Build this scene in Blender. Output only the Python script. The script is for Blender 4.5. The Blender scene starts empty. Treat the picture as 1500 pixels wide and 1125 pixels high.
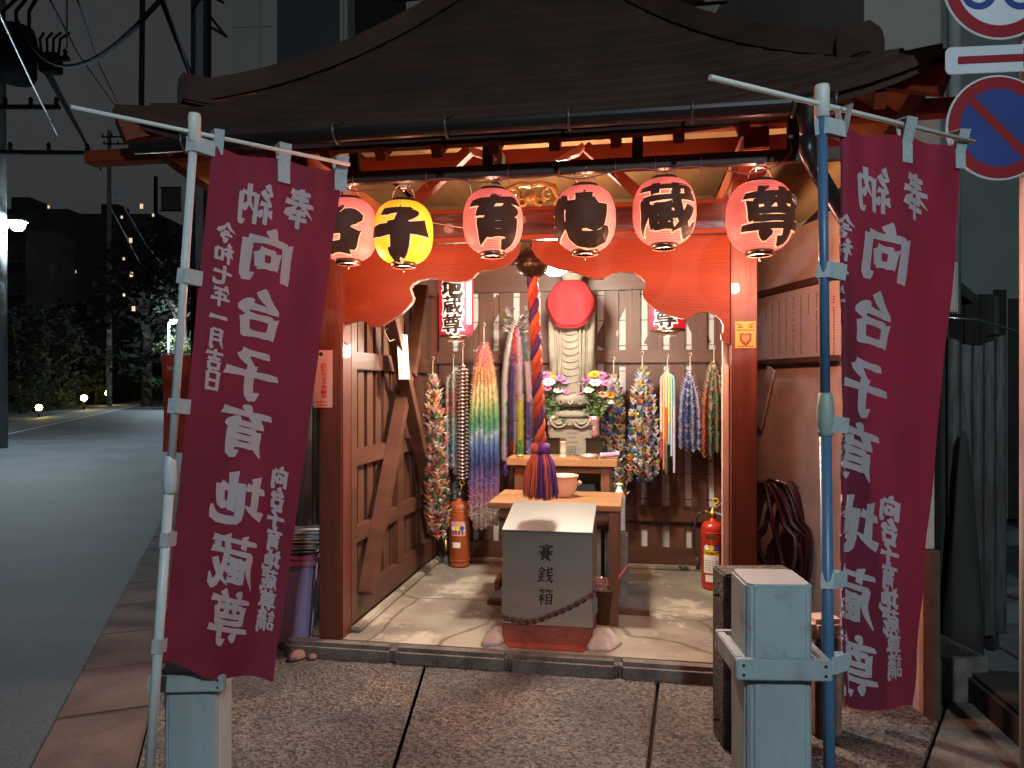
import bpy, bmesh, math, random
from math import sin, cos, pi, radians, sqrt
from mathutils import Vector, Matrix
random.seed(7)
scene = bpy.context.scene
COL = scene.collection

# ------------------------------------------------------------------ camera, world, exposure
F, CX, CY, CAMZ = 1080.0, 750.0, 562.5, 1.5          # focal length etc. in pixels of a 1500 x 1125 picture
cam_d = bpy.data.cameras.new("camera"); cam = bpy.data.objects.new("camera", cam_d); COL.objects.link(cam)
cam_d.sensor_width = 36.0; cam_d.lens = 36.0 * F / 1500.0; cam_d.clip_start = 0.05; cam_d.clip_end = 600
cam.location = (0, 0, CAMZ); cam.rotation_euler = (radians(90), 0, 0); scene.camera = cam
world = bpy.data.worlds.new("World"); scene.world = world; world.use_nodes = True
wn = world.node_tree; wn.nodes.clear()
w_out = wn.nodes.new("ShaderNodeOutputWorld"); w_bg = wn.nodes.new("ShaderNodeBackground")
w_tc = wn.nodes.new("ShaderNodeTexCoord"); w_no = wn.nodes.new("ShaderNodeTexNoise"); w_cr = wn.nodes.new("ShaderNodeValToRGB")
w_no.inputs["Scale"].default_value = 1.6; w_no.inputs["Detail"].default_value = 5
w_cr.color_ramp.elements[0].position = .3; w_cr.color_ramp.elements[0].color = (.025, .0265, .030, 1)   # town glow on night cloud
w_cr.color_ramp.elements[1].position = .75; w_cr.color_ramp.elements[1].color = (.042, .043, .044, 1)
wn.links.new(w_tc.outputs["Generated"], w_no.inputs["Vector"]); wn.links.new(w_no.outputs["Fac"], w_cr.inputs["Fac"])
wn.links.new(w_cr.outputs["Color"], w_bg.inputs["Color"]); w_bg.inputs["Strength"].default_value = 1.0
wn.links.new(w_bg.outputs["Background"], w_out.inputs["Surface"])
scene.view_settings.view_transform = 'Standard'; scene.view_settings.look = 'None'
scene.view_settings.exposure = 0.0; scene.view_settings.gamma = 1.0
scene.render.engine = 'CYCLES'
scene.cycles.use_denoising = True
scene.cycles.max_bounces = 8; scene.cycles.diffuse_bounces = 5; scene.cycles.glossy_bounces = 3
scene.cycles.transmission_bounces = 6; scene.cycles.transparent_max_bounces = 12
scene.cycles.sample_clamp_indirect = 6.0; scene.cycles.caustics_reflective = False; scene.cycles.caustics_refractive = False
LAMP_HALL = 720.0; LAMP_LANTERN = 1.25; STREET = 2100.0; LAMP_BULB = 12.5; LAMP_TALL = 15.0

# ------------------------------------------------------------------ frames of reference
HA = radians(-10)
U = Vector((cos(HA), sin(HA), 0)); V = Vector((-sin(HA), cos(HA), 0)); O = Vector((-1.03, 4.18, 0))
def S(u, v, z=0): return O + U * u + V * v + Vector((0, 0, z))
def uz(px, py, v):
    """hall coordinates (u, z) of what the photo shows at a pixel, on the hall's plane v"""
    a = (px - CX) / F; ox, oy = O.x + v * V.x, O.y + v * V.y
    u = (a * oy - ox) / (U.x - a * U.y)
    return u, CAMZ + (CY - py) / F * (oy + u * U.y)
def at(px, py, Y): return Vector(((px - CX) / F * Y, Y, CAMZ + (CY - py) / F * Y))
def fl(px, py, z=0.0):
    Y = (CAMZ - z) * F / (py - CY); return Vector(((px - CX) / F * Y, Y, z))
RD = Vector((-.353, .936, 0)).normalized(); RN = Vector((RD.y, -RD.x, 0))       # along the road / across it (to the right)
def R(a, b, z=0): return RD * a + RN * b + Vector((0, 0, z))

# ------------------------------------------------------------------ mesh building
class MB:
    def __init__(s): s.v = []; s.f = []; s.m = []; s.c = []; s.mi = 0; s.col = (1, 1, 1); s.smooth = []; s.sm = False
    def face(s, idx): s.f.append(tuple(idx)); s.m.append(s.mi); s.c.append(s.col); s.smooth.append(s.sm)
    def poly(s, pts):
        n = len(s.v); s.v += [tuple(p) for p in pts]; s.face(range(n, n + len(pts)))
    def box(s, lo, hi, M=None):
        n = len(s.v)
        for z in (lo[2], hi[2]):
            for x, y in ((lo[0], lo[1]), (hi[0], lo[1]), (hi[0], hi[1]), (lo[0], hi[1])):
                p = Vector((x, y, z)); s.v.append(tuple(M @ p if M else p))
        for q in ((3, 2, 1, 0), (4, 5, 6, 7), (0, 1, 5, 4), (1, 2, 6, 5), (2, 3, 7, 6), (3, 0, 4, 7)): s.face([n + i for i in q])
        return s
    def bar(s, a, b, w, h, up=(0, 0, 1)):
        """a square bar from a to b, w across, h along 'up'"""
        a = Vector(a); b = Vector(b); d = (b - a).normalized(); x = d.cross(Vector(up)).normalized(); z = x.cross(d)
        n = len(s.v)
        for p in (a, b):
            for i, j in ((-1, -1), (1, -1), (1, 1), (-1, 1)): s.v.append(tuple(p + x * (i * w / 2) + z * (j * h / 2)))
        for q in ((0, 1, 2, 3), (7, 6, 5, 4), (0, 4, 5, 1), (1, 5, 6, 2), (2, 6, 7, 3), (3, 7, 4, 0)): s.face([n + i for i in q])
        return s
    def tube(s, pts, r, k=8, caps=True):
        pts = [Vector(p) for p in pts]; n0 = len(s.v); N = len(pts)
        rs = r if isinstance(r, (list, tuple)) else [r] * N
        t = (pts[1] - pts[0]).normalized(); x = t.orthogonal().normalized()
        sm = s.sm; s.sm = True
        for i, p in enumerate(pts):
            t = ((pts[min(i + 1, N - 1)] - pts[max(i - 1, 0)])).normalized()
            x = (x - t * x.dot(t)); x = x.normalized() if x.length > 1e-6 else t.orthogonal().normalized(); y = t.cross(x)
            for j in range(k):
                a = 2 * pi * j / k; s.v.append(tuple(p + (x * cos(a) + y * sin(a)) * rs[i]))
        for i in range(N - 1):
            for j in range(k):
                a, b = n0 + i * k + j, n0 + i * k + (j + 1) % k; s.face((a, b, b + k, a + k))
        s.sm = sm
        if caps: s.face([n0 + j for j in range(k)][::-1]); s.face([n0 + (N - 1) * k + j for j in range(k)])
        return s
    def lathe(s, prof, k=24, M=None, sx=1, sy=1, wob=None):
        """profile of (r, z) turned about z"""
        n0 = len(s.v); sm = s.sm; s.sm = True
        for i, (r, z) in enumerate(prof):
            for j in range(k):
                a = 2 * pi * j / k; rr = r * (wob(a, z) if wob else 1); p = Vector((rr * cos(a) * sx, rr * sin(a) * sy, z))
                s.v.append(tuple(M @ p if M else p))
        for i in range(len(prof) - 1):
            for j in range(k):
                a, b = n0 + i * k + j, n0 + i * k + (j + 1) % k; s.face((a, b, b + k, a + k))
        s.sm = sm
        if prof[0][0] > 1e-5: s.face([n0 + j for j in range(k)][::-1])
        if prof[-1][0] > 1e-5: s.face([n0 + (len(prof) - 1) * k + j for j in range(k)])
        return s
    def prism(s, outline, a, b, fn):
        """outline of (x, y) between depths a and b; fn(x, y, d) gives the point"""
        n = len(s.v); N = len(outline)
        for d in (a, b): s.v += [tuple(fn(x, y, d)) for x, y in outline]
        s.face(range(n, n + N)); s.face(range(n + 2 * N - 1, n + N - 1, -1))
        for i in range(N):
            j = (i + 1) % N; s.face((n + i, n + N + i, n + N + j, n + j))
        return s
    def build(s, name, mats, parent=None, bev=0.0, fix=True):
        me = bpy.data.meshes.new(name); me.from_pydata(s.v, [], s.f); me.update()
        mats = mats if isinstance(mats, (list, tuple)) else [mats]
        for m in mats: me.materials.append(m)
        me.polygons.foreach_set("material_index", s.m); me.polygons.foreach_set("use_smooth", s.smooth)
        if any(c != (1, 1, 1) for c in s.c):
            at_ = me.color_attributes.new("Col", 'FLOAT_COLOR', 'CORNER'); buf = []
            for p, c in zip(me.polygons, s.c): buf += list((c[0], c[1], c[2], 1.0)) * p.loop_total
            at_.data.foreach_set("color", buf)
        if fix or bev:
            bm = bmesh.new(); bm.from_mesh(me)
            if fix: bmesh.ops.recalc_face_normals(bm, faces=bm.faces)
            if bev:
                ed = [e for e in bm.edges if len(e.link_faces) == 2 and e.calc_face_angle(0) > .6]
                bmesh.ops.bevel(bm, geom=ed, offset=bev, segments=2, affect='EDGES', clamp_overlap=True)
            bm.to_mesh(me); bm.free()
        o = bpy.data.objects.new(name, me); COL.objects.link(o)
        if parent: o.parent = parent
        return o
def tag(o, label=None, cat=None, group=None, kind=None):
    if label: o["label"] = label
    if cat: o["category"] = cat
    if group: o["group"] = group
    if kind: o["kind"] = kind
    return o
def thing(name, label, cat, loc=(0, 0, 0), rz=0.0, group=None):
    o = bpy.data.objects.new(name, None); COL.objects.link(o); o.location = loc; o.rotation_euler = (0, 0, rz); o.empty_display_size = .1
    return tag(o, label, cat, group)
def hall(name, label, cat, u, v, z, rz=0.0, group=None): return thing(name, label, cat, S(u, v, z), HA + rz, group)
def copy_tree(o, parent=None):
    c = o.copy(); COL.objects.link(c)
    if parent: c.parent = parent
    for ch in list(o.children): copy_tree(ch, c)
    return c

# ------------------------------------------------------------------ materials
MT = {}
def mat(name, color=(.5, .5, .5), rough=.6, metal=0.0, var=0.0, scale=8.0, bump=0.0, bscale=None, stretch=(1, 1, 1), col2=None,
        emit=None, estr=0.0, spec=.5, coat=0.0, attr=False, detail=6, ramp=(.35, .65), transl=0.0, dirt=None, dscale=3.0, dramp=(.5, .7)):
    m = bpy.data.materials.new(name); m.use_nodes = True; nt = m.node_tree; N = nt.nodes; L = nt.links
    b = N["Principled BSDF"]; b.inputs["Roughness"].default_value = rough; b.inputs["Metallic"].default_value = metal
    b.inputs["Specular IOR Level"].default_value = spec; b.inputs["Coat Weight"].default_value = coat
    b.inputs["Base Color"].default_value = (*color, 1)
    tc = N.new("ShaderNodeTexCoord"); mp = N.new("ShaderNodeMapping"); mp.inputs["Scale"].default_value = stretch
    L.new(tc.outputs["Object"], mp.inputs["Vector"])
    no = N.new("ShaderNodeTexNoise"); no.inputs["Scale"].default_value = scale; no.inputs["Detail"].default_value = detail
    L.new(mp.outputs["Vector"], no.inputs["Vector"])
    src = None
    if attr:
        a = N.new("ShaderNodeAttribute"); a.attribute_name = "Col"; src = a.outputs["Color"]
    if col2 or var:
        cr = N.new("ShaderNodeValToRGB"); c2 = col2 or tuple(min(1, c * (1 + var)) for c in color); c1 = color if col2 else tuple(c * (1 - var) for c in color)
        cr.color_ramp.elements[0].position = ramp[0]; cr.color_ramp.elements[0].color = (*c1, 1)
        cr.color_ramp.elements[1].position = ramp[1]; cr.color_ramp.elements[1].color = (*c2, 1)
        L.new(no.outputs["Fac"], cr.inputs["Fac"]); src = cr.outputs["Color"]
    if dirt:
        n2 = N.new("ShaderNodeTexNoise"); n2.inputs["Scale"].default_value = dscale; n2.inputs["Detail"].default_value = 8; n2.inputs["Roughness"].default_value = .65
        L.new(tc.outputs["Object"], n2.inputs["Vector"])
        r2 = N.new("ShaderNodeMapRange"); r2.inputs[1].default_value = dramp[0]; r2.inputs[2].default_value = dramp[1]
        L.new(n2.outputs["Fac"], r2.inputs[0])
        mx = N.new("ShaderNodeMix"); mx.data_type = 'RGBA'; L.new(r2.outputs[0], mx.inputs[0])
        if src: L.new(src, mx.inputs[6])
        else: mx.inputs[6].default_value = (*color, 1)
        mx.inputs[7].default_value = (*dirt, 1); src = mx.outputs[2]
    if src: L.new(src, b.inputs["Base Color"])
    if bump:
        bn = N.new("ShaderNodeTexNoise"); bn.inputs["Scale"].default_value = bscale or scale; bn.inputs["Detail"].default_value = 6
        L.new(mp.outputs["Vector"], bn.inputs["Vector"])
        bp = N.new("ShaderNodeBump"); bp.inputs["Strength"].default_value = bump; bp.inputs["Distance"].default_value = .01
        L.new(bn.outputs["Fac"], bp.inputs["Height"]); L.new(bp.outputs["Normal"], b.inputs["Normal"])
    if emit:
        b.inputs["Emission Color"].default_value = (*emit, 1); b.inputs["Emission Strength"].default_value = estr
    if transl:
        tr = N.new("ShaderNodeBsdfTranslucent"); tr.inputs["Color"].default_value = (*color, 1)
        if src: L.new(src, tr.inputs["Color"])
        ms = N.new("ShaderNodeMixShader"); ms.inputs[0].default_value = transl
        L.new(b.outputs[0], ms.inputs[1]); L.new(tr.outputs[0], ms.inputs[2]); L.new(ms.outputs[0], N["Material Output"].inputs["Surface"])
    MT[name] = m; return m
def voro(m, scale, c_dark, c_light, amount=.6, stretch=None, bump=.0):
    """adds a pebble speckle (exposed aggregate) over a material's colour"""
    nt = m.node_tree; N = nt.nodes; L = nt.links; b = N["Principled BSDF"]
    tc = N.new("ShaderNodeTexCoord"); vo = N.new("ShaderNodeTexVoronoi"); vo.inputs["Scale"].default_value = scale
    L.new(tc.outputs["Object"], vo.inputs["Vector"])
    cr = N.new("ShaderNodeValToRGB"); sep = N.new("ShaderNodeSeparateColor"); L.new(vo.outputs["Color"], sep.inputs[0]); L.new(sep.outputs[0], cr.inputs["Fac"])
    cr.color_ramp.elements[0].color = (*c_dark, 1); cr.color_ramp.elements[1].color = (*c_light, 1)
    mx = N.new("ShaderNodeMix"); mx.data_type = 'RGBA'; mx.blend_type = 'MULTIPLY'; mx.inputs[0].default_value = amount
    old = b.inputs["Base Color"].links[0].from_socket if b.inputs["Base Color"].links else None
    if old: L.new(old, mx.inputs[6])
    else: mx.inputs[6].default_value = b.inputs["Base Color"].default_value
    L.new(cr.outputs["Color"], mx.inputs[7]); L.new(mx.outputs[2], b.inputs["Base Color"])
    if bump:
        bp = N.new("ShaderNodeBump"); bp.inputs["Strength"].default_value = bump; bp.inputs["Distance"].default_value = .006
        L.new(vo.outputs["Distance"], bp.inputs["Height"])
        if b.inputs["Normal"].links: L.new(b.inputs["Normal"].links[0].from_socket, bp.inputs["Normal"])
        L.new(bp.outputs["Normal"], b.inputs["Normal"])
    return m
def cracks(m, scale, color, width=.012):
    """thin wandering cracks"""
    nt = m.node_tree; N = nt.nodes; L = nt.links; b = N["Principled BSDF"]
    tc = N.new("ShaderNodeTexCoord"); no = N.new("ShaderNodeTexNoise"); no.inputs["Scale"].default_value = 2.2; no.inputs["Detail"].default_value = 3
    L.new(tc.outputs["Object"], no.inputs["Vector"])
    ad = N.new("ShaderNodeMix"); ad.data_type = 'VECTOR'; ad.inputs[0].default_value = .14
    L.new(tc.outputs["Object"], ad.inputs[4]); L.new(no.outputs["Color"], ad.inputs[5])
    vo = N.new("ShaderNodeTexVoronoi"); vo.feature = 'DISTANCE_TO_EDGE'; vo.inputs["Scale"].default_value = scale; L.new(ad.outputs[1], vo.inputs["Vector"])
    mr = N.new("ShaderNodeMapRange"); mr.inputs[1].default_value = width * .3; mr.inputs[2].default_value = width; mr.inputs[3].default_value = .8; mr.inputs[4].default_value = 0
    L.new(vo.outputs["Distance"], mr.inputs[0])
    mx = N.new("ShaderNodeMix"); mx.data_type = 'RGBA'; L.new(mr.outputs[0], mx.inputs[0]); L.new(b.inputs["Base Color"].links[0].from_socket, mx.inputs[6])
    mx.inputs[7].default_value = (*color, 1); L.new(mx.outputs[2], b.inputs["Base Color"]); return m

G = (1, 1, .12)
mat("vermilion", (.150, .028, .009), .50, var=.14, scale=5, bump=.25, bscale=60, stretch=(.25, 1, 1.4), spec=.14, dirt=(.09, .020, .008), dscale=2.2, dramp=(.55, .8))
mat("post_red", (.105, .026, .013), .5, var=.25, scale=10, bump=.35, bscale=26, stretch=(1, 1, .12), coat=.15)
mat("carved_red", (.055, .011, .007), .34, var=.5, scale=7, bump=1.0, bscale=13, stretch=(.35, 1, 1.6), coat=.2)
mat("edge_pink", (.34, .12, .08), .5)
mat("brown_board", (.096, .040, .024), .48, var=.22, scale=9, bump=.25, bscale=30, stretch=(1, 1, .1), coat=.1)
mat("brown_rail", (.092, .037, .022), .45, var=.22, scale=9, bump=.2, bscale=30, stretch=(.1, .1, 1))
mat("dark_rail", (.038, .014, .009), .6, var=.3, scale=8, bump=.4, bscale=50, stretch=(.1, 1, 1))
mat("soffit", (.19, .085, .030), .5, var=.3, scale=6, bump=.25, bscale=22, stretch=(1, .1, 1))
mat("roof_copper", (.046, .021, .017), .85, var=.3, scale=3, bump=.1, bscale=30, spec=.25)
mat("gutter", (.013, .010, .010), .35, var=.2, scale=4)
mat("bracket_metal", (.10, .09, .085), .4, .6)
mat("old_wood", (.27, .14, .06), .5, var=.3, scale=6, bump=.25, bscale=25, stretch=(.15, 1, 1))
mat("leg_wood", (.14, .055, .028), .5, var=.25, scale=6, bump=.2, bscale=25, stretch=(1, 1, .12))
mat("floor_concrete", (.17, .145, .12), .8, col2=(.30, .265, .205), scale=2.1, bump=.35, bscale=40, ramp=(.38, .60), dirt=(.44, .395, .32), dscale=3.1, dramp=(.54, .62))
cracks(MT["floor_concrete"], .85, (.09, .065, .045), .009)
mat("kerb_concrete", (.13, .115, .10), .9, var=.3, scale=9, bump=.5, bscale=70)
voro(MT["kerb_concrete"], 130, (.5, .5, .5), (1.2, 1.2, 1.2), .6)
mat("aggregate", (.078, .072, .068), .75, col2=(.046, .043, .043), scale=1.7, bump=.2, bscale=40, ramp=(.35, .62), dirt=(.10, .085, .073), dscale=1.1, dramp=(.52, .6))
voro(MT["aggregate"], 85, (.22, .21, .20), (2.5, 2.4, 2.35), .95, bump=1.0)
mat("gutter_block", (.12, .080, .066), .85, var=.3, scale=4, bump=.4, bscale=60)
voro(MT["gutter_block"], 150, (.6, .6, .6), (1.2, 1.2, 1.2), .5)
mat("asphalt", (.056, .062, .072), .7, var=.3, scale=.8, bump=.4, bscale=90)
voro(MT["asphalt"], 120, (.55, .55, .55), (1.3, 1.3, 1.3), .7, bump=.4)
mat("road_paint", (.55, .55, .52), .7, var=.3, scale=3)
mat("grey_paint", (.30, .355, .37), .6, var=.12, scale=7, bump=.35, bscale=45, stretch=(1, 1, .3), dirt=(.19, .20, .19), dscale=7.0, dramp=(.58, .72))
mat("dark_screw", (.02, .02, .02), .5)
mat("dark_granite", (.055, .050, .045), .85, var=.3, scale=5, bump=.9, bscale=45)
voro(MT["dark_granite"], 90, (.3, .3, .3), (1.9, 1.8, 1.7), .8, bump=.8)
mat("steel", (.74, .69, .60), .29, 1.0, bump=.05, bscale=60, stretch=(.05, 1, 1), var=.06)
mat("steel_top", (.60, .62, .62), .36, 1.0, bump=.10, bscale=12, stretch=(.05, 1, 1))
mat("ink", (.010, .009, .009), .45)
mat("rust", (.085, .030, .018), .8, var=.5, scale=30, bump=.4)
mat("rust_base", (.28, .065, .04), .8, var=.3, scale=12, bump=.5, bscale=30, dirt=(.16, .05, .02), dscale=6)
mat("mortar", (.48, .42, .36), .9, var=.25, scale=12, bump=.6, bscale=25)
mat("stone", (.165, .150, .115), .8, var=.18, scale=8, bump=.35, bscale=40)
mat("stone_dark", (.17, .155, .135), .85, var=.4, scale=7, bump=.6, bscale=35)
mat("carving", (.10, .09, .07), .9)
mat("bib_red", (.25, .012, .016), .95, var=.1, scale=6, transl=.1)
mat("paper", (.8, .8, .8), .7, attr=True, transl=.22)
mat("white_paper", (.40, .40, .38), .7)
mat("rope_orange", (.42, .085, .025), .8, var=.2, scale=60, bump=.6, bscale=140)
mat("rope_red", (.30, .036, .016), .8, var=.2, scale=60, bump=.6, bscale=140)
mat("rope_purple", (.06, .016, .10), .8, var=.3, scale=60, bump=.6, bscale=140)
mat("tassel_orange", (.46, .10, .05), .85, var=.25, scale=50, stretch=(1, 1, .1))
mat("tassel_purple", (.085, .02, .15), .8, var=.3, scale=50, stretch=(1, 1, .1))
mat("bell_bronze", (.05, .03, .016), .35, .7, var=.3, scale=6)
mat("gilt", (.42, .27, .09), .35, .5, var=.3, scale=20)
mat("ceramic", (.62, .37, .27), .3, var=.08, scale=5)
mat("purple_tube", (.42, .30, .48), .4)
mat("ext_red", (.42, .030, .012), .3, var=.08, scale=4, coat=.4)
mat("ext_orange", (.36, .075, .015), .5, var=.2, scale=6, dirt=(.2, .045, .015), dscale=5)
mat("label_white", (.72, .70, .66), .6)
mat("label_pale", (.62, .30, .26), .6)
mat("label_yellow", (.75, .52, .03), .5)
mat("label_blue", (.04, .07, .30), .5)
mat("black_rubber", (.018, .017, .018), .5)
mat("chrome", (.6, .6, .6), .2, 1.0)
mat("brass", (.55, .36, .10), .3, .9)
mat("hose", (.045, .018, .026), .38, var=.3, scale=10)
mat("bulb", (1, 1, 1), .4, emit=(1.0, .87, .70), estr=LAMP_HALL)
mat("lamp_holder", (.06, .05, .04), .4)
mat("banner_cloth", (.185, .012, .038), .8, var=.16, scale=5, bump=.5, bscale=9, stretch=(1, 1, .35), transl=.16)
mat("banner_white", (.58, .50, .52), .8, transl=.3)
mat("tab_grey", (.42, .47, .49), .75, var=.08, scale=60, transl=.15)
mat("pole_white", (.50, .54, .55), .4, var=.06, scale=4)
mat("pole_blue", (.055, .13, .235), .4, var=.06, scale=4)
mat("pole_green", (.27, .33, .29), .5)
mat("rod_white", (.58, .58, .52), .5)
mat("bin_purple", (.36, .26, .43), .5, var=.1, scale=4)
mat("bin_lid", (.42, .13, .19), .5)
mat("cardboard", (.36, .28, .22), .8, var=.2, scale=8)
mat("newsprint", (.42, .42, .43), .8, var=.3, scale=14)
mat("brick_pink", (.20, .11, .085), .9, var=.3, scale=14, bump=.6)
mat("sticker_pink", (.50, .30, .26), .6)
mat("sticker_red", (.48, .012, .02), .6)
mat("sticker_orange", (.42, .27, .04), .6)
mat("sticker_brown", (.14, .04, .015), .6)
mat("stucco", (.64, .52, .44), .9, var=.15, scale=5, bump=.12, bscale=40, dirt=(.46, .34, .27), dscale=1.6, dramp=(.5, .75))
mat("trim_brown", (.10, .048, .034), .6, var=.2, scale=8)
mat("notice_board", (.60, .49, .44), .5, var=.07, scale=3)
mat("notice_ink", (.17, .075, .065), .7)
mat("pale_board", (.52, .40, .34), .7, var=.15, scale=5)
mat("pale_siding", (.46, .46, .43), .7, var=.06, scale=3)
mat("night_wall", (.30, .285, .235), .9, var=.08, scale=1.2, bump=.2, bscale=30)
mat("night_wall_green", (.23, .26, .24), .9, var=.10, scale=.9, bump=.2, bscale=30)
mat("night_glass", (.05, .055, .06), .35)
mat("opening_shade", (.006, .006, .007), .9)
mat("sign_white", (.55, .57, .60), .35, var=.06, scale=6)
mat("sign_red", (.25, .014, .022), .35, var=.08, scale=6)
mat("sign_blue", (.034, .052, .20), .35, var=.08, scale=6)
mat("sign_back", (.25, .26, .27), .4, .5)
mat("pole_pink", (.58, .50, .49), .45, var=.05, scale=4)
mat("tin_dark", (.06, .06, .058), .5, .3, var=.4, scale=9, bump=.3, stretch=(6, 6, .6), dirt=(.05, .028, .018), dscale=3)
mat("alley_concrete", (.13, .14, .14), .8, var=.3, scale=4, bump=.3, bscale=30)
mat("dark_wood", (.030, .026, .023), .8, var=.4, scale=6, bump=.3, stretch=(1, 1, .1))
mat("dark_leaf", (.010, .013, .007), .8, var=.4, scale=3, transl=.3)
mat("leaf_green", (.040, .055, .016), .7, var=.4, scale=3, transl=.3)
mat("flower_leaf", (.055, .11, .03), .6, var=.4, scale=12, transl=.2)
mat("petal", (.8, .8, .8), .6, attr=True, transl=.25)
mat("bark", (.05, .04, .03), .9)
mat("utility_grey", (.20, .21, .21), .85, var=.15, scale=3, dirt=(.10, .10, .10), dscale=1.2)
mat("cable", (.012, .012, .013), .9, spec=.1)
mat("cable_pale", (.35, .36, .37), .4)
mat("cord_red", (.42, .12, .09), .5)
mat("wire_pale", (.55, .45, .36), .5)
mat("street_bulb", (1, 1, 1), .4, emit=(.72, .91, 1.0), estr=STREET)
mat("garden_bulb", (1, 1, 1), .4, emit=(1.0, .72, .22), estr=70)
mat("lit_window", (.5, .5, .5), .4, emit=(1.0, .74, .40), estr=.9)
mat("far_wall", (.045, .046, .050), .9, var=.15, scale=.3)
mat("far_wall_light", (.095, .095, .095), .9, var=.15, scale=.3)
mat("flag_orange", (.42, .045, .020), .8, var=.1, scale=6, transl=.3)
mat("foil", (.60, .33, .30), .28, .75, bump=.9, bscale=30)
mat("bottle", (.55, .62, .60), .12, spec=.6)
mat("dustpan", (.52, .17, .13), .5)
mat("bucket_brown", (.13, .052, .02), .5)
mat("pink_broom", (.55, .10, .08), .5)
mat("plain_brown", (.10, .045, .03), .6)
mat("weed", (.10, .20, .04), .7, transl=.3)
mat("lantern_metal", (.16, .10, .07), .3, .8)
def paper_lamp(name, body, estr, warm, ribs=215, hot=(1.0, 1.0, .17, .10)):
    """thin ribbed paper lit by the bulb behind it: bamboo hoops read as darker lines"""
    m = mat(name, body, .6, emit=warm, estr=estr); nt = m.node_tree; N = nt.nodes; L = nt.links
    tc = N.new("ShaderNodeTexCoord"); wv = N.new("ShaderNodeTexWave"); wv.bands_direction = 'Z'; wv.inputs["Scale"].default_value = ribs / 6.283; wv.inputs["Distortion"].default_value = .15
    L.new(tc.outputs["Object"], wv.inputs["Vector"]); no = N.new("ShaderNodeTexNoise"); no.inputs["Scale"].default_value = 9; no.inputs["Detail"].default_value = 4; L.new(tc.outputs["Object"], no.inputs["Vector"])
    mr = N.new("ShaderNodeMapRange"); mr.inputs[3].default_value = .55 * estr; mr.inputs[4].default_value = 1.1 * estr; L.new(wv.outputs["Fac"], mr.inputs[0])
    m2 = N.new("ShaderNodeMapRange"); m2.inputs[1].default_value = .3; m2.inputs[2].default_value = .7; m2.inputs[3].default_value = .78; m2.inputs[4].default_value = 1.15; L.new(no.outputs["Fac"], m2.inputs[0])
    mu = N.new("ShaderNodeMath"); mu.operation = 'MULTIPLY'; L.new(mr.outputs[0], mu.inputs[0]); L.new(m2.outputs[0], mu.inputs[1]); L.new(mu.outputs[0], N["Principled BSDF"].inputs["Emission Strength"])
    # the paper nearest the off-centre bulb glows paler and brighter
    ds = N.new("ShaderNodeVectorMath"); ds.operation = 'DISTANCE'; ds.inputs[1].default_value = (.060, -.050, -.055); L.new(tc.outputs["Object"], ds.inputs[0])
    m3 = N.new("ShaderNodeMapRange"); m3.inputs[1].default_value = .055; m3.inputs[2].default_value = .21; m3.inputs[3].default_value = 1; m3.inputs[4].default_value = 0; L.new(ds.outputs["Value"], m3.inputs[0])
    mx = N.new("ShaderNodeMix"); mx.data_type = 'RGBA'; L.new(m3.outputs[0], mx.inputs[0]); mx.inputs[6].default_value = (*warm, 1); mx.inputs[7].default_value = (1.0, *(min(1, w * f + a) for w, f, a in zip(warm[1:], hot[:2], hot[2:])), 1)
    L.new(mx.outputs[2], N["Principled BSDF"].inputs["Emission Color"])
    m4 = N.new("ShaderNodeMapRange"); m4.inputs[3].default_value = .80; m4.inputs[4].default_value = 1.35; L.new(m3.outputs[0], m4.inputs[0])
    m5 = N.new("ShaderNodeMath"); m5.operation = 'MULTIPLY'; L.new(mu.outputs[0], m5.inputs[0]); L.new(m4.outputs[0], m5.inputs[1]); L.new(m5.outputs[0], N["Principled BSDF"].inputs["Emission Strength"])
    return m
paper_lamp("lantern_red", (.22, .045, .035), LAMP_LANTERN, (1.0, .150, .112))
paper_lamp("lantern_yellow", (.5, .3, .02), 1.45, (1.0, .42, .012), hot=(1.0, 1.0, .38, .02))
paper_lamp("lantern_black", (.010, .007, .007), .055, (1.0, .22, .12))
MT["lantern_black"].node_tree.nodes["Principled BSDF"].inputs["Specular IOR Level"].default_value = .2
mat("lantern_red_dim", (.42, .012, .03), .6, emit=(1.0, .02, .05), estr=.55)
mat("lantern_glow", (.7, .5, .35), .6, emit=(1.0, .42, .20), estr=1.3)
mat("lantern_glow_white", (.7, .65, .6), .6, emit=(1.0, .85, .66), estr=1.1)

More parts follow.
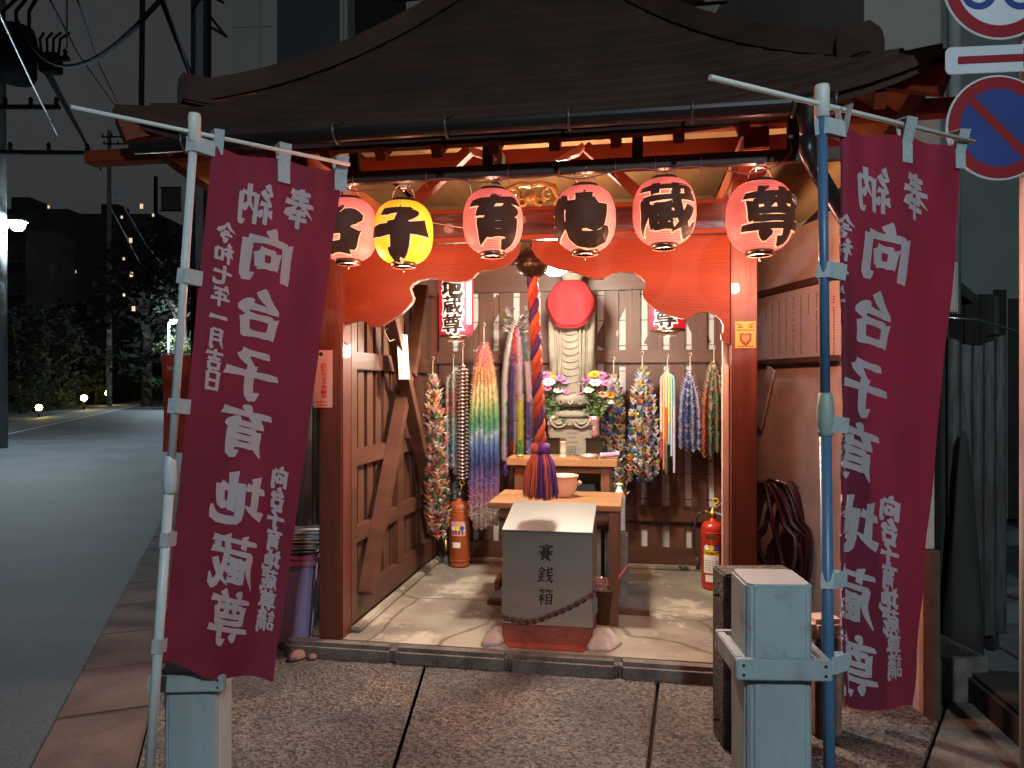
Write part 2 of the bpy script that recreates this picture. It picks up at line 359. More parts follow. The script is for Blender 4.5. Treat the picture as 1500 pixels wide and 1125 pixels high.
# ------------------------------------------------------------------ brush lettering (strokes on a 100 x 100 square, y down)
GLYPH = {
'向': "l50,1 44,12 36,22;v18,24 17,60 16,97;h17,26 84,20;k84,20 85,60 84,92 70,85;v36,45 38,75;h36,46 65,42;v65,42 62,73;h38,71 63,69",
'台': "l54,2 40,22 18,40;h18,40 46,37 78,32;d64,20 74,30 84,45;v26,55 30,94;h26,57 77,52;v77,52 72,93;h30,89 73,86",
'子': "h22,12 72,7;l72,7 62,22 46,36;k50,32 54,60 50,94 34,84;h3,52 50,49 97,46",
'育': "d46,1 54,12;h8,21 92,14;l42,18 32,30 20,39;h20,40 76,34;d62,24 82,45;l32,50 31,76 22,98;h32,51 74,48;k74,48 75,76 73,96 60,89;h34,65 72,62;h34,79 72,76",
'地': "h2,34 38,27;v20,8 20,72;u1,80 18,74 38,62;h40,46 84,28;k84,28 83,50 79,66 70,58;v62,3 62,75;e47,22 47,82 58,92 90,90 97,68",
'蔵': "h6,14 94,9;v32,1 33,25;v66,1 64,24;h14,34 95,29;l18,34 18,64 5,97;v31,45 31,86;h31,47 58,45;h31,84 60,81;h33,58 57,56;h33,70 57,68;v46,47 45,82;v58,56 58,70;e62,20 68,58 88,95 96,72;l87,45 76,72 58,92;d78,16 88,25",
'尊': "d28,1 37,12;l70,0 64,8 56,14;h6,21 94,15;v19,31 21,63;h19,32 81,28;v81,28 78,63;h21,61 79,58;l40,20 40,34 34,46;e58,19 58,40 62,44 70,42;h23,48 77,46;h3,75 97,69;k68,63 69,84 67,96 54,89;d28,79 42,91",
'奉': "h20,14 80,10;h24,27 76,23;h5,42 95,36;l48,1 42,40 3,72;r55,38 72,56 98,68;h28,62 72,58;h22,77 78,73;v50,52 50,99",
'納': "l24,3 18,14 8,26;h8,26 27,30;l36,17 24,34 8,52;h8,52 39,47;v23,48 23,97;l12,64 10,74 3,84;d33,62 42,79;v51,27 51,97;h51,28 92,23;k92,23 93,60 91,94 78,87;l72,3 71,40 56,68;d72,46 86,65",
'令': "l50,1 34,26 4,47;r51,8 70,30 98,45;h34,46 63,43;h20,61 76,56;l76,56 62,74 46,86;d40,74 62,95",
'和': "l38,3 28,9 12,14;h3,32 50,27;v28,10 28,97;l28,34 18,54 3,68;d30,40 48,59;v60,28 62,82;h60,30 93,25;v93,25 90,81;h62,77 91,74",
'七': "h4,45 95,31;e44,5 44,74 54,86 86,85 93,64",
'年': "l30,1 22,20 9,37;h24,20 87,15;h28,42 80,38;v28,42 28,64;h3,67 97,61;v56,18 56,99",
'一': "h5,53 95,46",
'月': "l28,8 28,60 12,97;h28,10 76,7;k76,7 77,60 75,94 61,85;h30,34 74,32;h30,58 74,56",
'吉': "h7,23 93,17;v50,1 50,44;h18,47 82,43;v24,61 27,97;h24,63 77,58;v77,58 73,97;h27,93 74,90",
'日': "v22,8 24,95;h22,10 78,6;v78,6 77,95;h24,50 77,47;h24,89 77,87",
'講': "d14,3 22,13;h3,21 37,17;h8,34 33,31;h8,47 33,44;v8,60 10,91;h8,61 33,58;v33,58 30,89;h10,87 31,84;h43,14 97,10;h48,26 92,23;v58,1 58,38;v80,1 80,38;h40,40 99,35;v70,26 70,92;v50,50 50,99;h50,51 91,47;k91,47 91,97 80,92;h52,64 89,62;h41,79 99,74",
'賽': "d47,0 53,9;l11,12 9,18 5,25;h10,15 92,10;l92,10 88,17 82,24;h22,27 78,23;h26,37 74,34;v38,18 38,47;v61,18 61,46;h5,49 95,45;l32,48 22,58 6,68;r64,46 78,56 95,65;v30,56 30,87;h30,57 71,54;v71,54 70,86;h32,67 69,65;h32,76 69,74;h30,86 70,84;l40,88 30,94 16,100;d60,88 86,100",
'銭': "l24,1 16,16 1,31;r26,6 34,16 47,27;h12,33 39,28;h5,49 43,44;v24,31 24,88;d9,58 16,73;l39,55 36,64 31,72;u3,93 24,88 47,81;h52,23 89,15;h51,39 93,32;h48,59 99,50;e63,1 70,60 92,95 98,76;l89,58 74,80 50,95;d80,3 91,15",
'箱': "l20,1 14,12 5,23;h17,11 45,7;d26,14 34,25;l62,1 57,12 49,23;h60,11 95,7;d72,14 80,25;h1,47 47,41;v24,30 24,99;l24,46 16,64 3,81;d26,54 45,71;v56,34 56,95;h56,35 90,32;v90,32 90,95;h58,54 89,52;h58,73 89,71;h56,91 91,88",
'三': "h18,18 82,14;h24,48 76,45;h6,84 94,80",
'界': "v22,8 24,46;h22,9 78,6;v78,6 76,46;h24,27 76,25;h24,45 77,43;v50,8 50,44;l46,46 30,62 4,74;r54,46 72,60 97,72;l36,66 34,84 22,98;v64,64 64,98",
}
PROF = {'h': (.62, .80, .68, .68, .80, 1.02), 'v': (1.12, .98, .92, .92, .96, .86), 'd': (.30, .80, 1.1, 1.28, 1.3, .8), 'l': (1.05, 1.15, 1.0, .8, .5, .10),
        'r': (.4, .6, .9, 1.2, 1.4, .2), 'k': (1.05, 1.0, .95, .95, 1.05, .12), 'e': (.9, .95, .95, 1.0, 1.1, .25), 'u': (1.1, 1.0, .85, .7, .55, .2)}
def catmull(p, n):
    if len(p) == 2: return [p[0].lerp(p[1], i / n) for i in range(n + 1)]
    q = [p[0] * 2 - p[1]] + p + [p[-1] * 2 - p[-2]]; out = []; m = len(p) - 1
    for i in range(n + 1):
        t = i / n * m; k = min(int(t), m - 1); t -= k; a, b, c, d = q[k:k + 4]
        out.append(.5 * ((2 * b) + (c - a) * t + (2 * a - 5 * b + 4 * c - d) * t * t + (3 * b - a - 3 * c + d) * t ** 3))
    return out
def brush(mb, ch, w, fn, lift=0.0, n=10, grow=0.0):
    """strokes of one character as ribbons; fn(x, y, h) takes the unit square (centre 0, y up) to a place h above the surface"""
    for si, st in enumerate(GLYPH[ch].split(';')):
        kind = st[0]; pts = [Vector((float(a), float(b), 0)) for a, b in (s.split(',') for s in st[1:].split())]
        c = catmull(pts, n); L = len(c); pr = PROF[kind]; rows = []
        if grow:
            c = [c[0] + (c[0] - c[1]).normalized() * grow * .6] + c[1:-1] + [c[-1] + (c[-1] - c[-2]).normalized() * grow * .6]
        for i, p in enumerate(c):
            t = (c[min(i + 1, L - 1)] - c[max(i - 1, 0)]).normalized(); nn = Vector((-t.y, t.x, 0))
            f = i / (L - 1) * 5; k = min(int(f), 4); ww = (pr[k] * (1 - (f - k)) + pr[k + 1] * (f - k)) * w * .5 + grow
            sl = .35 * ww if kind in 'hv' else 0      # slanted brush ends
            a = p + nn * ww + (t * (-sl if i == 0 else sl if i == L - 1 else 0)); b = p - nn * ww + (t * (sl if i == 0 else -sl * .3 if i == L - 1 else 0))
            rows.append((a, p, b))
        h = lift + si * .00008; base = len(mb.v)
        for r in rows:
            for q in r: mb.v.append(tuple(fn((q.x - 50) / 100, (50 - q.y) / 100, h)))
        for i in range(L - 1):
            for j in range(2): mb.face((base + i * 3 + j, base + i * 3 + j + 1, base + i * 3 + j + 4, base + i * 3 + j + 3))
def type_mesh(mb, text, size, fn, bold=.0, h=0.0):
    """set type: one line or (with newlines) a column of it, centred, onto a surface"""
    cu = bpy.data.curves.new('type', 'FONT'); cu.body = text; cu.size = size; cu.offset = bold; cu.align_x = 'CENTER'; cu.resolution_u = 2
    o = bpy.data.objects.new('type', cu); COL.objects.link(o)
    me = bpy.data.meshes.new_from_object(o.evaluated_get(bpy.context.evaluated_depsgraph_get()))
    ys = [v.co.y for v in me.vertices]; yc = (min(ys) + max(ys)) / 2; n = len(mb.v)
    for v in me.vertices: mb.v.append(tuple(fn(v.co.x, v.co.y - yc, h)))
    for p in me.polygons: mb.face([n + i for i in p.vertices])
    bpy.data.objects.remove(o); bpy.data.curves.remove(cu); bpy.data.meshes.remove(me)

# ------------------------------------------------------------------ the setting: ground, road, kerb, pavement
def sheet(name, pts, z, m, th=0.0):
    b = MB()
    if th: b.prism([(p[0], p[1]) for p in pts], z - th, z, lambda x, y, d: (x, y, d))
    else: b.poly([(p[0], p[1], z) for p in pts])
    return tag(b.build(name, m), kind='structure')
sheet("ground", [(-300, -60), (300, -60), (300, 420), (-300, 420)], -.05, MT["asphalt"])
road = MB(); NR = 24
for i in range(NR): road.poly([R(-10 + i * 5.5, -6.55, -.012), R(-10 + i * 5.5, -.752, -.012), R(-10 + (i + 1) * 5.5, -.752, -.012), R(-10 + (i + 1) * 5.5, -6.55, -.012)])
tag(road.build("road", MT["asphalt"]), kind='structure')
b = MB(); b.poly([R(2, -6.45, -.008), R(2, -6.33, -.008), R(110, -6.33, -.008), R(110, -6.45, -.008)])
b.poly([R(60, -3.6, -.008), R(60, -1.6, -.008), R(60.4, -1.6, -.008), R(60.4, -3.6, -.008)])
tag(b.build("road_marking", MT["road_paint"]), kind='structure')
b = MB(); b.poly([R(2, -8.2, -.006), R(2, -6.56, -.006), R(110, -6.56, -.006), R(110, -8.2, -.006)])
tag(b.build("footpath", MT["alley_concrete"]), kind='structure')
b = MB()                                                     # stone kerb blocks of the road gutter, with open joints
for i in range(46):
    a0 = -4.0 + i * .6; g = .006
    b.prism([(a0 + g, -.748), (a0 + .6 - g, -.748), (a0 + .6 - g, -.36), (a0 + g, -.36)], -.05, .002 + random.uniform(-.003, .003), lambda x, y, d: R(x, y, d))
tag(b.build("kerb", MT["gutter_block"], bev=.008), kind='structure')
b = MB()
kp = lambda a: R(a, -.345)
xr = [(1.27, 2.2), (2.05, 3.5)]
L0 = kp(-5); L1 = kp(4.55)
b.prism([(L0.x, L0.y), (-.474, L0.y), (-.474, 3.93), (-1.2, 4.06), (L1.x, L1.y)], -.05, 0, lambda x, y, d: (x, y, d))
b.prism([(-.458, -2.0), (.10, -2), (.522, 2.88), (.735, 3.745), (-.458, 3.92)], -.05, .001, lambda x, y, d: (x, y, d))
b.prism([(.118, -2), (.6, -2), (1.6, 2.88), (2.03, 3.46), (1.5, 3.63), (.752, 3.745), (.54, 2.88)], -.05, 0, lambda x, y, d: (x, y, d))
tag(b.build("pavement", MT["aggregate"], bev=.005), kind='structure')
b = MB(); b.prism([(.62, -2), (1.3, -2), (1.95, 2.6), (2.35, 3.4), (2.05, 3.46), (1.62, 2.88)], -.05, .012, lambda x, y, d: (x, y, d))
tag(b.build("kerb_slab", MT["kerb_concrete"], bev=.006), kind='structure')
b = MB()                                                     # alley paving beyond
for i in range(9):
    for j in range(3):
        x0 = 2.25 + j * .5 + i * .06; y0 = 3.6 + i * .62
        b.prism([(x0, y0), (x0 + .48, y0), (x0 + .54, y0 + .6), (x0 + .06, y0 + .6)], -.05, -.015 + .004 * ((i + j) % 2), lambda x, y, d: (x, y, d))
tag(b.build("alley_paving", MT["alley_concrete"]), kind='structure')

# ------------------------------------------------------------------ the shrine hall
shrine = thing("shrine_hall", "open red shrine hall with sweeping copper roof, scalloped panels and brown slatted walls", "shrine", O, HA)
def part(name, mb, m, parent=shrine, bev=0.0): return mb.build(name, m, parent, bev)
# floor platform with a rounded kerb nose
b = MB(); b.prism([(-.10, -.06), (2.62, -.06), (2.62, 2.05), (-.10, 2.05)], 0, .080, lambda x, y, d: (x, y, d)); part("floor_slab", b, MT["floor_concrete"])
xs = [-.22, .42, 1.05, 1.62, 2.18, 2.7]
b = MB()
for x0, x1 in zip(xs[:-1], xs[1:]): b.box((x0 + .002, -.155, -.02), (x1 - .002, -.062, .082))
part("front_kerb", b, MT["kerb_concrete"], bev=.022)
b = MB(); b.box((.10, .05, .08), (.16, 1.87, .112)); b.box((.16, 1.80, .08), (2.4, 1.87, .108)); part("floor_curb", b, MT["floor_concrete"], bev=.008)
# posts
PL, PR = (-.04, .10), (2.187, 2.312)
def post(u0, u1, v0, v1, z1=2.66, z0=.06):
    q = MB(); q.box((u0, v0, z0), (u1, v1, z1)); return part("post", q, MT["post_red"], bev=.008)
postL = post(*PL, -.065, .065); postR = post(*PR, -.065, .065)
post(-.03, .09, 1.86, 1.98); post(2.30, 2.42, 1.86, 1.98)
# carved tie beam over the opening, and the beams above it
b = MB(); b.box((.10, -.05, 2.275), (2.187, .05, 2.44)); part("tie_beam", b, MT["carved_red"], bev=.012)
b = MB(); b.box((.10, -.062, 2.268), (2.187, -.0525, 2.296)); b.box((.10, -.060, 2.424), (2.187, -.0525, 2.444)); part("beam_moulding", b, MT["vermilion"], bev=.003)
b = MB(); b.box((-1.25, -.395, 2.700), (3.35, -.305, 2.770)); part("eave_beam", b, MT["vermilion"], bev=.006)
b = MB(); b.box((-.6, .045, 2.70), (2.9, .13, 2.79)); part("eave_beam", b, MT["vermilion"], bev=.006)
for uc in (.03, 2.25):
    b = MB(); b.box((uc - .055, -.47, 2.560), (uc + .055, 1.9, 2.662)); part("bracket_beam", b, MT["vermilion"], bev=.006)
    b = MB(); b.box((uc - .075, -.30, 2.50), (uc + .075, .12, 2.558)); part("bracket_block", b, MT["vermilion"], bev=.012)
# carved beam noses beyond each post
for uc, sgn in ((PL[0], -1), (PR[1], 1)):
    nose = [(0, 2.30), (.06, 2.285), (.085, 2.32), (.12, 2.325), (.17, 2.35), (.20, 2.40), (.19, 2.45), (.15, 2.475), (.10, 2.465), (.06, 2.48), (0, 2.45)]
    b = MB(); b.prism([(uc + sgn * (x + .002), z) for x, z in nose], -.035, .035, lambda x, z, d: (x, d, z)); part("beam_nose", b, MT["carved_red"], bev=.006)
# scalloped red panels hung under the tie beam
pxl = [(503, 356), (496, 380), (489, 519), (499, 515.5), (506.7, 503), (505, 498), (500, 494), (501, 483), (506, 476), (514, 472), (524, 470), (534, 471), (543, 478), (550, 479), (559, 477), (577, 465.6), (588, 459), (597, 450),
       (603, 443), (605, 436), (602, 429), (600, 422), (604, 416), (613, 411), (626, 408), (640, 408), (649, 411), (657, 413), (671, 413.5), (683, 412), (693, 406), (700, 398), (708, 396), (720, 395), (736, 391), (747, 385), (755, 376), (760, 366), (761, 354)]
pxr = [(779, 353), (779, 365), (785, 375), (797, 386), (815, 393), (837, 397), (857, 404), (872, 408), (884, 408), (891, 404), (899, 400), (909, 397.5), (919, 398), (930, 400), (939, 405.6), (945, 413), (945, 420), (941, 428), (942, 435), (948, 442), (958, 451), (970.6, 458),
       (982, 463), (993, 465.5), (1002, 467), (1009, 466), (1016, 461), (1026, 457), (1038, 457), (1048, 461), (1056, 468), (1060.5, 478), (1060, 486), (1056, 490), (1057, 497), (1062, 502), (1071, 505), (1071, 336)]
for px in (pxl, pxr):
    pts = [uz(x, y, -.03) for x, y in px]; pts = [(u, min(z, 2.266)) for u, z in pts]
    b = MB(); b.prism(pts, -.030, .014, lambda x, z, d: (x, d, z))
    for i in range(2, len(b.f)): b.m[i] = 1
    o = part("scalloped_panel", b, [MT["vermilion"], MT["edge_pink"]])
# roof: four concave hipped slopes laid in stepped copper courses
RC = (1.07, .95); CORN = [(-.78, -.70), (2.92, -.70), (2.92, 2.60), (-.78, 2.60)]
def roof_pt(side, s, t, dz=0.0):
    """side 0 is the front; s along the eave 0..1, t up the slope 0..1"""
    a, b_ = Vector(CORN[side]), Vector(CORN[(side + 1) % 4]); c = Vector(RC)
    p = a.lerp(b_, s).lerp(c, t); q = 2 * s - 1
    lift = .175 * abs(q) ** 4 * max(0, 1 - t) ** 3
    out = (a.lerp(b_, .5) - c).normalized() * (.05 * abs(q) ** 5 * max(0, 1 - t) ** 4)
    return Vector((p.x + out.x, p.y + out.y, 2.67 + 1.1 * t + .75 * t * t + lift + dz))
NC = 17; NS = 28
for side in range(4):
    b = MB()
    for k in range(NC):
        t0, t1 = k / NC, (k + 1) / NC
        for i in range(NS):
            s0, s1 = i / NS, (i + 1) / NS
            b.poly([roof_pt(side, s0, t0, .013), roof_pt(side, s1, t0, .013), roof_pt(side, s1, min(t1, .999), 0), roof_pt(side, s0, min(t1, .999), 0)])
            b.poly([roof_pt(side, s0, t0, 0), roof_pt(side, s1, t0, 0), roof_pt(side, s1, t0, .013), roof_pt(side, s0, t0, .013)])
    part("roof", b, MT["roof_copper"])
    b = MB()                                                 # thick layered eave edge
    for i in range(NS):
        s0, s1 = i / NS, (i + 1) / NS
        e = lambda s, d, z: roof_pt(side, s, 0, z) + (Vector((RC[0], RC[1], 0)) - Vector((roof_pt(side, s, 0).x, roof_pt(side, s, 0).y, 0))) * d
        for (d0, z0), (d1, z1) in (((0, .0), (.0, -.035)), ((0, -.035), (.018, -.037)), ((.018, -.037), (.020, -.075)), ((.020, -.075), (.05, -.077))):
            b.poly([e(s0, d0, z0), e(s1, d0, z0), e(s1, d1, z1), e(s0, d1, z1)])
    part("eave_edge", b, MT["roof_copper"])
    b = MB()                                                 # boarded underside
    for k in range(6):
        t0, t1 = .035 + k * .13, .035 + (k + 1) * .13
        for i in range(NS):
            s0, s1 = i / NS, (i + 1) / NS
            b.poly([roof_pt(side, s0, t0, -.085), roof_pt(side, s0, t1, -.085), roof_pt(side, s1, t1, -.085), roof_pt(side, s1, t0, -.085)])
    part("soffit", b, MT["soffit"])
for k in range(13):                                          # front rafters, their ends showing under the gutter
    uu = -.55 + k * .272; s = (uu - CORN[0][0]) / (CORN[1][0] - CORN[0][0]); b = MB(); pts = []
    for t in (.02, .18, .36, .5):
        z = roof_pt(0, s, t, -.123).z; v = -.70 + t * 1.65; pts.append(Vector((uu, v, z)))
    for p, q in zip(pts[:-1], pts[1:]): b.bar(p, q + (q - p) * .002, .048, .066)
    part("rafter", b, MT["vermilion"])
for k in range(4):                                           # ceiling battens inside
    v = .35 + k * .4; z = roof_pt(0, .5, (v + .7) / 1.65 if v < .95 else (2.6 - v) / 1.65, -.14).z
    b = MB(); b.box((.2 - .1 * k, v - .025, z - .03), (2.1 + .1 * k, v + .025, z + .03)); part("ceiling_batten", b, MT["soffit"])
b = MB(); b.box((0, .10, 2.95), (2.3, 1.9, 2.98)); part("ceiling", b, MT["soffit"])
for i, c in enumerate(CORN):                                 # hip ridges with end tiles
    pts = [roof_pt(i, 0, t, .035) for t in [.13 + .87 * j / 20 for j in range(21)]]
    b = MB()
    for p, q in zip(pts[:-1], pts[1:]): b.bar(p, q + (q - p) * .01, .13, .10)
    rd = part("hip_ridge", b, MT["roof_copper"])
    p, q = roof_pt(i, 0, .125, .06), roof_pt(i, 0, .19, .07); d = (q - p); d.z = 0; d.normalize(); n = Vector((-d.y, d.x, 0))
    b = MB(); out = [(-.09, -.085), (.09, -.085), (.095, .01), (.075, .06), (.04, .075), (-.04, .075), (-.075, .06), (-.095, .01)]
    b.prism(out, -.03, .11, lambda x, y, dd: p + n * x + d * dd + Vector((0, 0, y))); part("ridge_end_tile", b, MT["roof_copper"], rd, bev=.01)
    b = MB(); b.bar(roof_pt(i, 0, .01, -.12), roof_pt(i, 0, .42, -.14), .085, .11); part("hip_rafter", b, MT["vermilion"])
# rain gutter
def gut(u): return Vector((u, -.80, 2.650 + .012 * (u - .9) ** 2 * .0))
b = MB(); prof = [(.046 * cos(pi + pi * j / 10), .046 * sin(pi + pi * j / 10)) for j in range(11)]; prof = prof + [(x * .93, y * .93) for x, y in prof[::-1]]
b.prism(prof, -.64, 2.42, lambda x, y, d: (d, -.795 + x, 2.640 + y)); b.sm = True
gt = part("gutter", b, MT["gutter"])
for px in (262, 485, 650, 832, 1015, 1165, 1226):
    u, _ = uz(px, 190, -.86); q = MB(); q.tube([(u, -.735, 2.70), (u, -.80, 2.665), (u, -.850, 2.655), (u, -.848, 2.62), (u, -.83, 2.592), (u, -.795, 2.585), (u, -.75, 2.61)], .0075, 6); part("gutter_bracket", q, MT["bracket_metal"], gt)
q = MB(); q.lathe([(.030, -.14), (.036, -.09), (.058, -.02), (.060, .015)], 14, Matrix.Translation((2.40, -.80, 2.64))); part("funnel", q, MT["gutter"], gt)
q = MB(); q.tube([(2.40, -.80, 2.50), (2.40, -.80, 2.44), (2.43, -.78, 2.38), (2.62, -.62, 2.14), (2.72, -.52, 2.02), (2.73, -.50, 1.95), (2.73, -.50, .1)], .033, 12); part("downpipe", q, MT["gutter"], gt)
# big carved strut braces above the beam
for pa, pb, sc in (((604, 300), (690, 218), 1), ((938, 286), (858, 215), -1)):
    (ua, za), (ub, zb) = uz(*pa, -.16), uz(*pb, -.16)
    b = MB(); b.bar((ua, -.16, za), (ub, -.16, zb), .05, .07, up=(0, 1, 0)); br = part("strut_brace", b, MT["vermilion"], bev=.005)
    c = Vector((ub, -.21, zb - .02)); b = MB()
    out = [(0, 0), (.03 * sc, -.035), (.07 * sc, -.045), (.09 * sc, -.06), (.14 * sc, -.065), (.15 * sc, -.055), (.11 * sc, -.035), (.08 * sc, -.015), (.04 * sc, .0), (.01 * sc, .025)]
    b.prism(out, -.02, .03, lambda x, y, d: c + Vector((x, d, y))); part("scroll", b, MT["edge_pink"], br, bev=.004)
b = MB(); b.box((.95, -.20, 2.62), (1.03, -.12, 2.70)); b.box((1.03 - .06, -.19, 2.54), (1.03 - .02, -.13, 2.62)); part("short_strut", b, MT["dark_rail"])
# gilt cloud carving over the middle of the beam
b = MB(); uc, zc = uz(778, 300, -.09)
for s in (-1, 1):
    for r, x0, z0 in ((.045, .09, .05), (.03, .15, .0), (.028, .045, .01)):
        b.tube([(uc + s * x0 + s * r * (1 - k / 20) * cos(k * .5), -.09 - .012 * sin(k * .3), zc + z0 + r * (1 - k / 20) * sin(k * .5)) for k in range(18)], [.013 - .0004 * k for k in range(18)], 7)
    b.tube([(uc + s * .19, -.085, zc - .03), (uc + s * .15, -.1, zc + .02), (uc + s * .12, -.1, zc + .085), (uc + s * .05, -.1, zc + .11), (uc, -.1, zc + .10)], [.006, .016, .018, .016, .014], 8)
b.lathe([(.0, -.035), (.032, -.025), (.04, .0), (.03, .03), (0, .042)], 12, Matrix.Translation((uc, -.11, zc + .03)))
part("cloud_carving", b, MT["gilt"])
# the dark hanging rail
b = MB(); b.box((-.05, -.525, 2.482), (2.83, -.478, 2.538)); rail = part("lantern_rail", b, MT["dark_rail"], bev=.004)
for u in (.35, 1.02, 1.72, 2.40):
    b = MB(); b.box((u - .025, -.520, 2.540), (u + .025, -.483, 2.70)); part("rail_hanger", b, MT["dark_rail"], rail)
# walls of slats
def slat_wall(name, fn, L, rails, z0, z1, first, pitch=.168, wd=.122, skip=()):
    b = MB(); x = first
    while x < L - .02:
        w = wd * random.uniform(.97, 1.02); n = len(b.v); b.box((x, 0, z0), (min(x + w, L), .022, z1)); 
        for i in range(n, len(b.v)): b.v[i] = tuple(fn(*b.v[i]))
        x += pitch
    w = part(name, b, MT["brown_board"])
    for za, zb, th in rails:
        r = MB(); n = 0; r.box((0, -.042, za), (L, -.001, zb))
        r.v = [tuple(fn(*p)) for p in r.v]; part("wall_rail", r, MT["brown_rail"], w, bev=.004)
    return w
back = slat_wall("back_wall", lambda x, y, z: (.09 + x, 1.915 + y, z), 2.25, [(.10, .235, 0), (.435, .555, 0), (1.665, 1.765, 0), (2.235, 2.45, 0)], .20, 2.44, .012, .168, .114)
for (ax, az), (bx, bz) in (((1.62, 2.23), (1.40, 1.80)), ((.62, 2.2), (.36, 1.80)), ((2.0, 2.23), (1.80, 1.80)), ((.95, .50), (.98, .06)), ((2.05, 2.15), (2.22, 1.8))):
    r = MB(); r.bar((ax, 1.951, az), (bx, 1.951, bz), .024, .10, up=(0, 0, 1)); part("wall_brace", r, MT["brown_board"], back)
left = slat_wall("side_wall", lambda x, y, z: (.052 - y, .065 + x, z), 1.80, [(.112, .27, 0), (.565, .66, 0), (1.015, 1.115, 0), (1.585, 1.69, 0), (2.2, 2.44, 0)], .24, 2.42, .07, .150, .098)
for v0 in (.90,):
    r = MB(); r.box((.053, v0, .271), (.096, v0 + .12, 2.2)); part("wall_stile", r, MT["brown_rail"], left)
r = MB(); r.box((.053, .066, .12), (.100, .15, 2.2)); part("wall_stile", r, MT["brown_rail"], left)
for a_, c_ in (((.135, .20, .26), (.135, .97, 1.56)), ((.185, .42, 2.02), (.150, 1.66, .42)), ((.14, 1.02, 1.56), (.14, 1.34, 2.22))):
    r = MB(); r.bar(a_, c_, .07, .085, up=(1, 0, 0)); part("cross_brace", r, MT["brown_rail"], left, bev=.004)
right = slat_wall("side_wall", lambda x, y, z: (2.275 + y + .062 * x, .065 + x, z), 1.80, [(.112, .27, 0), (.565, .66, 0), (1.585, 1.69, 0), (2.2, 2.44, 0)], .24, 2.42, .07)
b = MB(); b.v = []
for x0 in (0,): b.prism([(2.300, .066), (2.310, .066), (2.422, 1.865), (2.412, 1.865)], .11, 2.43, lambda x, y, d: (x, y, d))
part("light_stop_panel", b, MT["plain_brown"], right)  # unseen panel, added to stop hall light leaking through the slats
b = MB(); b.box((2.150, .0, .085), (2.186, .05, 1.60)); b.box((2.156, .055, .085), (2.186, .09, 1.9)); part("corner_trim", b, MT["pale_board"], bev=.004)
# stickers fixed to the posts are flat things of their own

# ------------------------------------------------------------------ stickers and notices on the posts
def flat(name, u0, z0, u1, z1, v, m, th=.002, bev=0):
    q = MB(); q.box((u0, v - th, z0), (u1, v, z1)); return q.build(name, m, None, bev)
# camera notice on the left post
u0, zt = uz(461, 513, -.066); u1, zb = uz(487, 597, -.066); uw = u1 - u0; um = (u0 + u1) / 2; zm = (zt + zb) / 2
t = thing("notice_sign", "pink notice with red writing stuck on the left red post", "sign", S(um, -.0665, zm), HA)
hh = (zt - zb) / 2; hw = uw / 2
q = MB(); q.box((-hw, -.003, -hh), (hw, 0, hh)); q.build("plate", MT["sticker_pink"], t)
q = MB(); type_mesh(q, "防\n犯\nカ\nメ\nラ\n作\n動\n中", .036, lambda x, y, h: (x + .004, -.0035, y * .68 - .012), bold=.0013); q.build("lettering", MT["sticker_red"], t)
q = MB(); q.lathe([(0, -.0005), (.011, -.0005), (.011, .0005), (0, .0005)], 12, Matrix.Translation((-.012, -.0036, hh - .022)) @ Matrix.Rotation(pi / 2, 4, 'X')); q.box((-.028, -.0042, hh - .026), (-.014, -.0034, hh - .018)); q.build("camera_symbol", MT["ink"], t)
q = MB()
for j in range(2):
    for i in range(6): q.box((-hw + .008 + i * .012, -.0042, -hh + .010 + j * .018), (-hw + .016 + i * .012, -.0032, -hh + .017 + j * .018))
q.build("small_print", MT["sticker_red"], t)
# security sticker on the right post
u0, zt = uz(1077, 471, -.066); u1, zb = uz(1107, 510, -.066); um = (u0 + u1) / 2; zm = (zt + zb) / 2; hw = (u1 - u0) / 2; hh = (zt - zb) / 2
t = thing("warning_sticker", "orange sticker with glaring eyes and a brown shield on the right post", "sticker", S(um, -.0665, zm), HA)
q = MB(); q.box((-hw, -.003, -hh), (hw, 0, hh)); q.build("plate", MT["sticker_orange"], t)
q = MB(); sh = [(-.03, .02), (-.02, .026), (0, .020), (.02, .026), (.03, .02), (.028, -.012), (.014, -.032), (0, -.040), (-.014, -.032), (-.028, -.012)]
q.prism(sh, -.0045, -.0032, lambda x, y, d: (x, d, y - .016)); q.build("shield", MT["sticker_brown"], t)
q = MB(); sh2 = [(x * .6, y * .6) for x, y in sh]; q.prism(sh2, -.0055, -.0047, lambda x, y, d: (x, d, y - .016)); q.build("shield_centre", mat("sticker_tan", (.36, .15, .04), .6), t)
q = MB()
for s in (-1, 1):
    q.prism([(s * .008, .040), (s * .022, .054), (s * .044, .058), (s * .046, .053), (s * .024, .048)], -.0045, -.0032, lambda x, y, d: (x, d, y - .0))
    q.prism([(s * .012, .036), (s * .026, .044), (s * .042, .042), (s * .030, .034)], -.0045, -.0032, lambda x, y, d: (x, d, y - .0))
q.build("eyes", MT["sticker_brown"], t)
q = MB()
for i in range(7): q.box((-.038 + i * .0115, -.0042, -hh + .006), (-.031 + i * .0115, -.0032, -hh + .013))
for i in range(9): q.box((-.042 + i * .0098, -.0042, .020), (-.0355 + i * .0098, -.0032, .028))
q.build("small_print", MT["sticker_brown"], t)

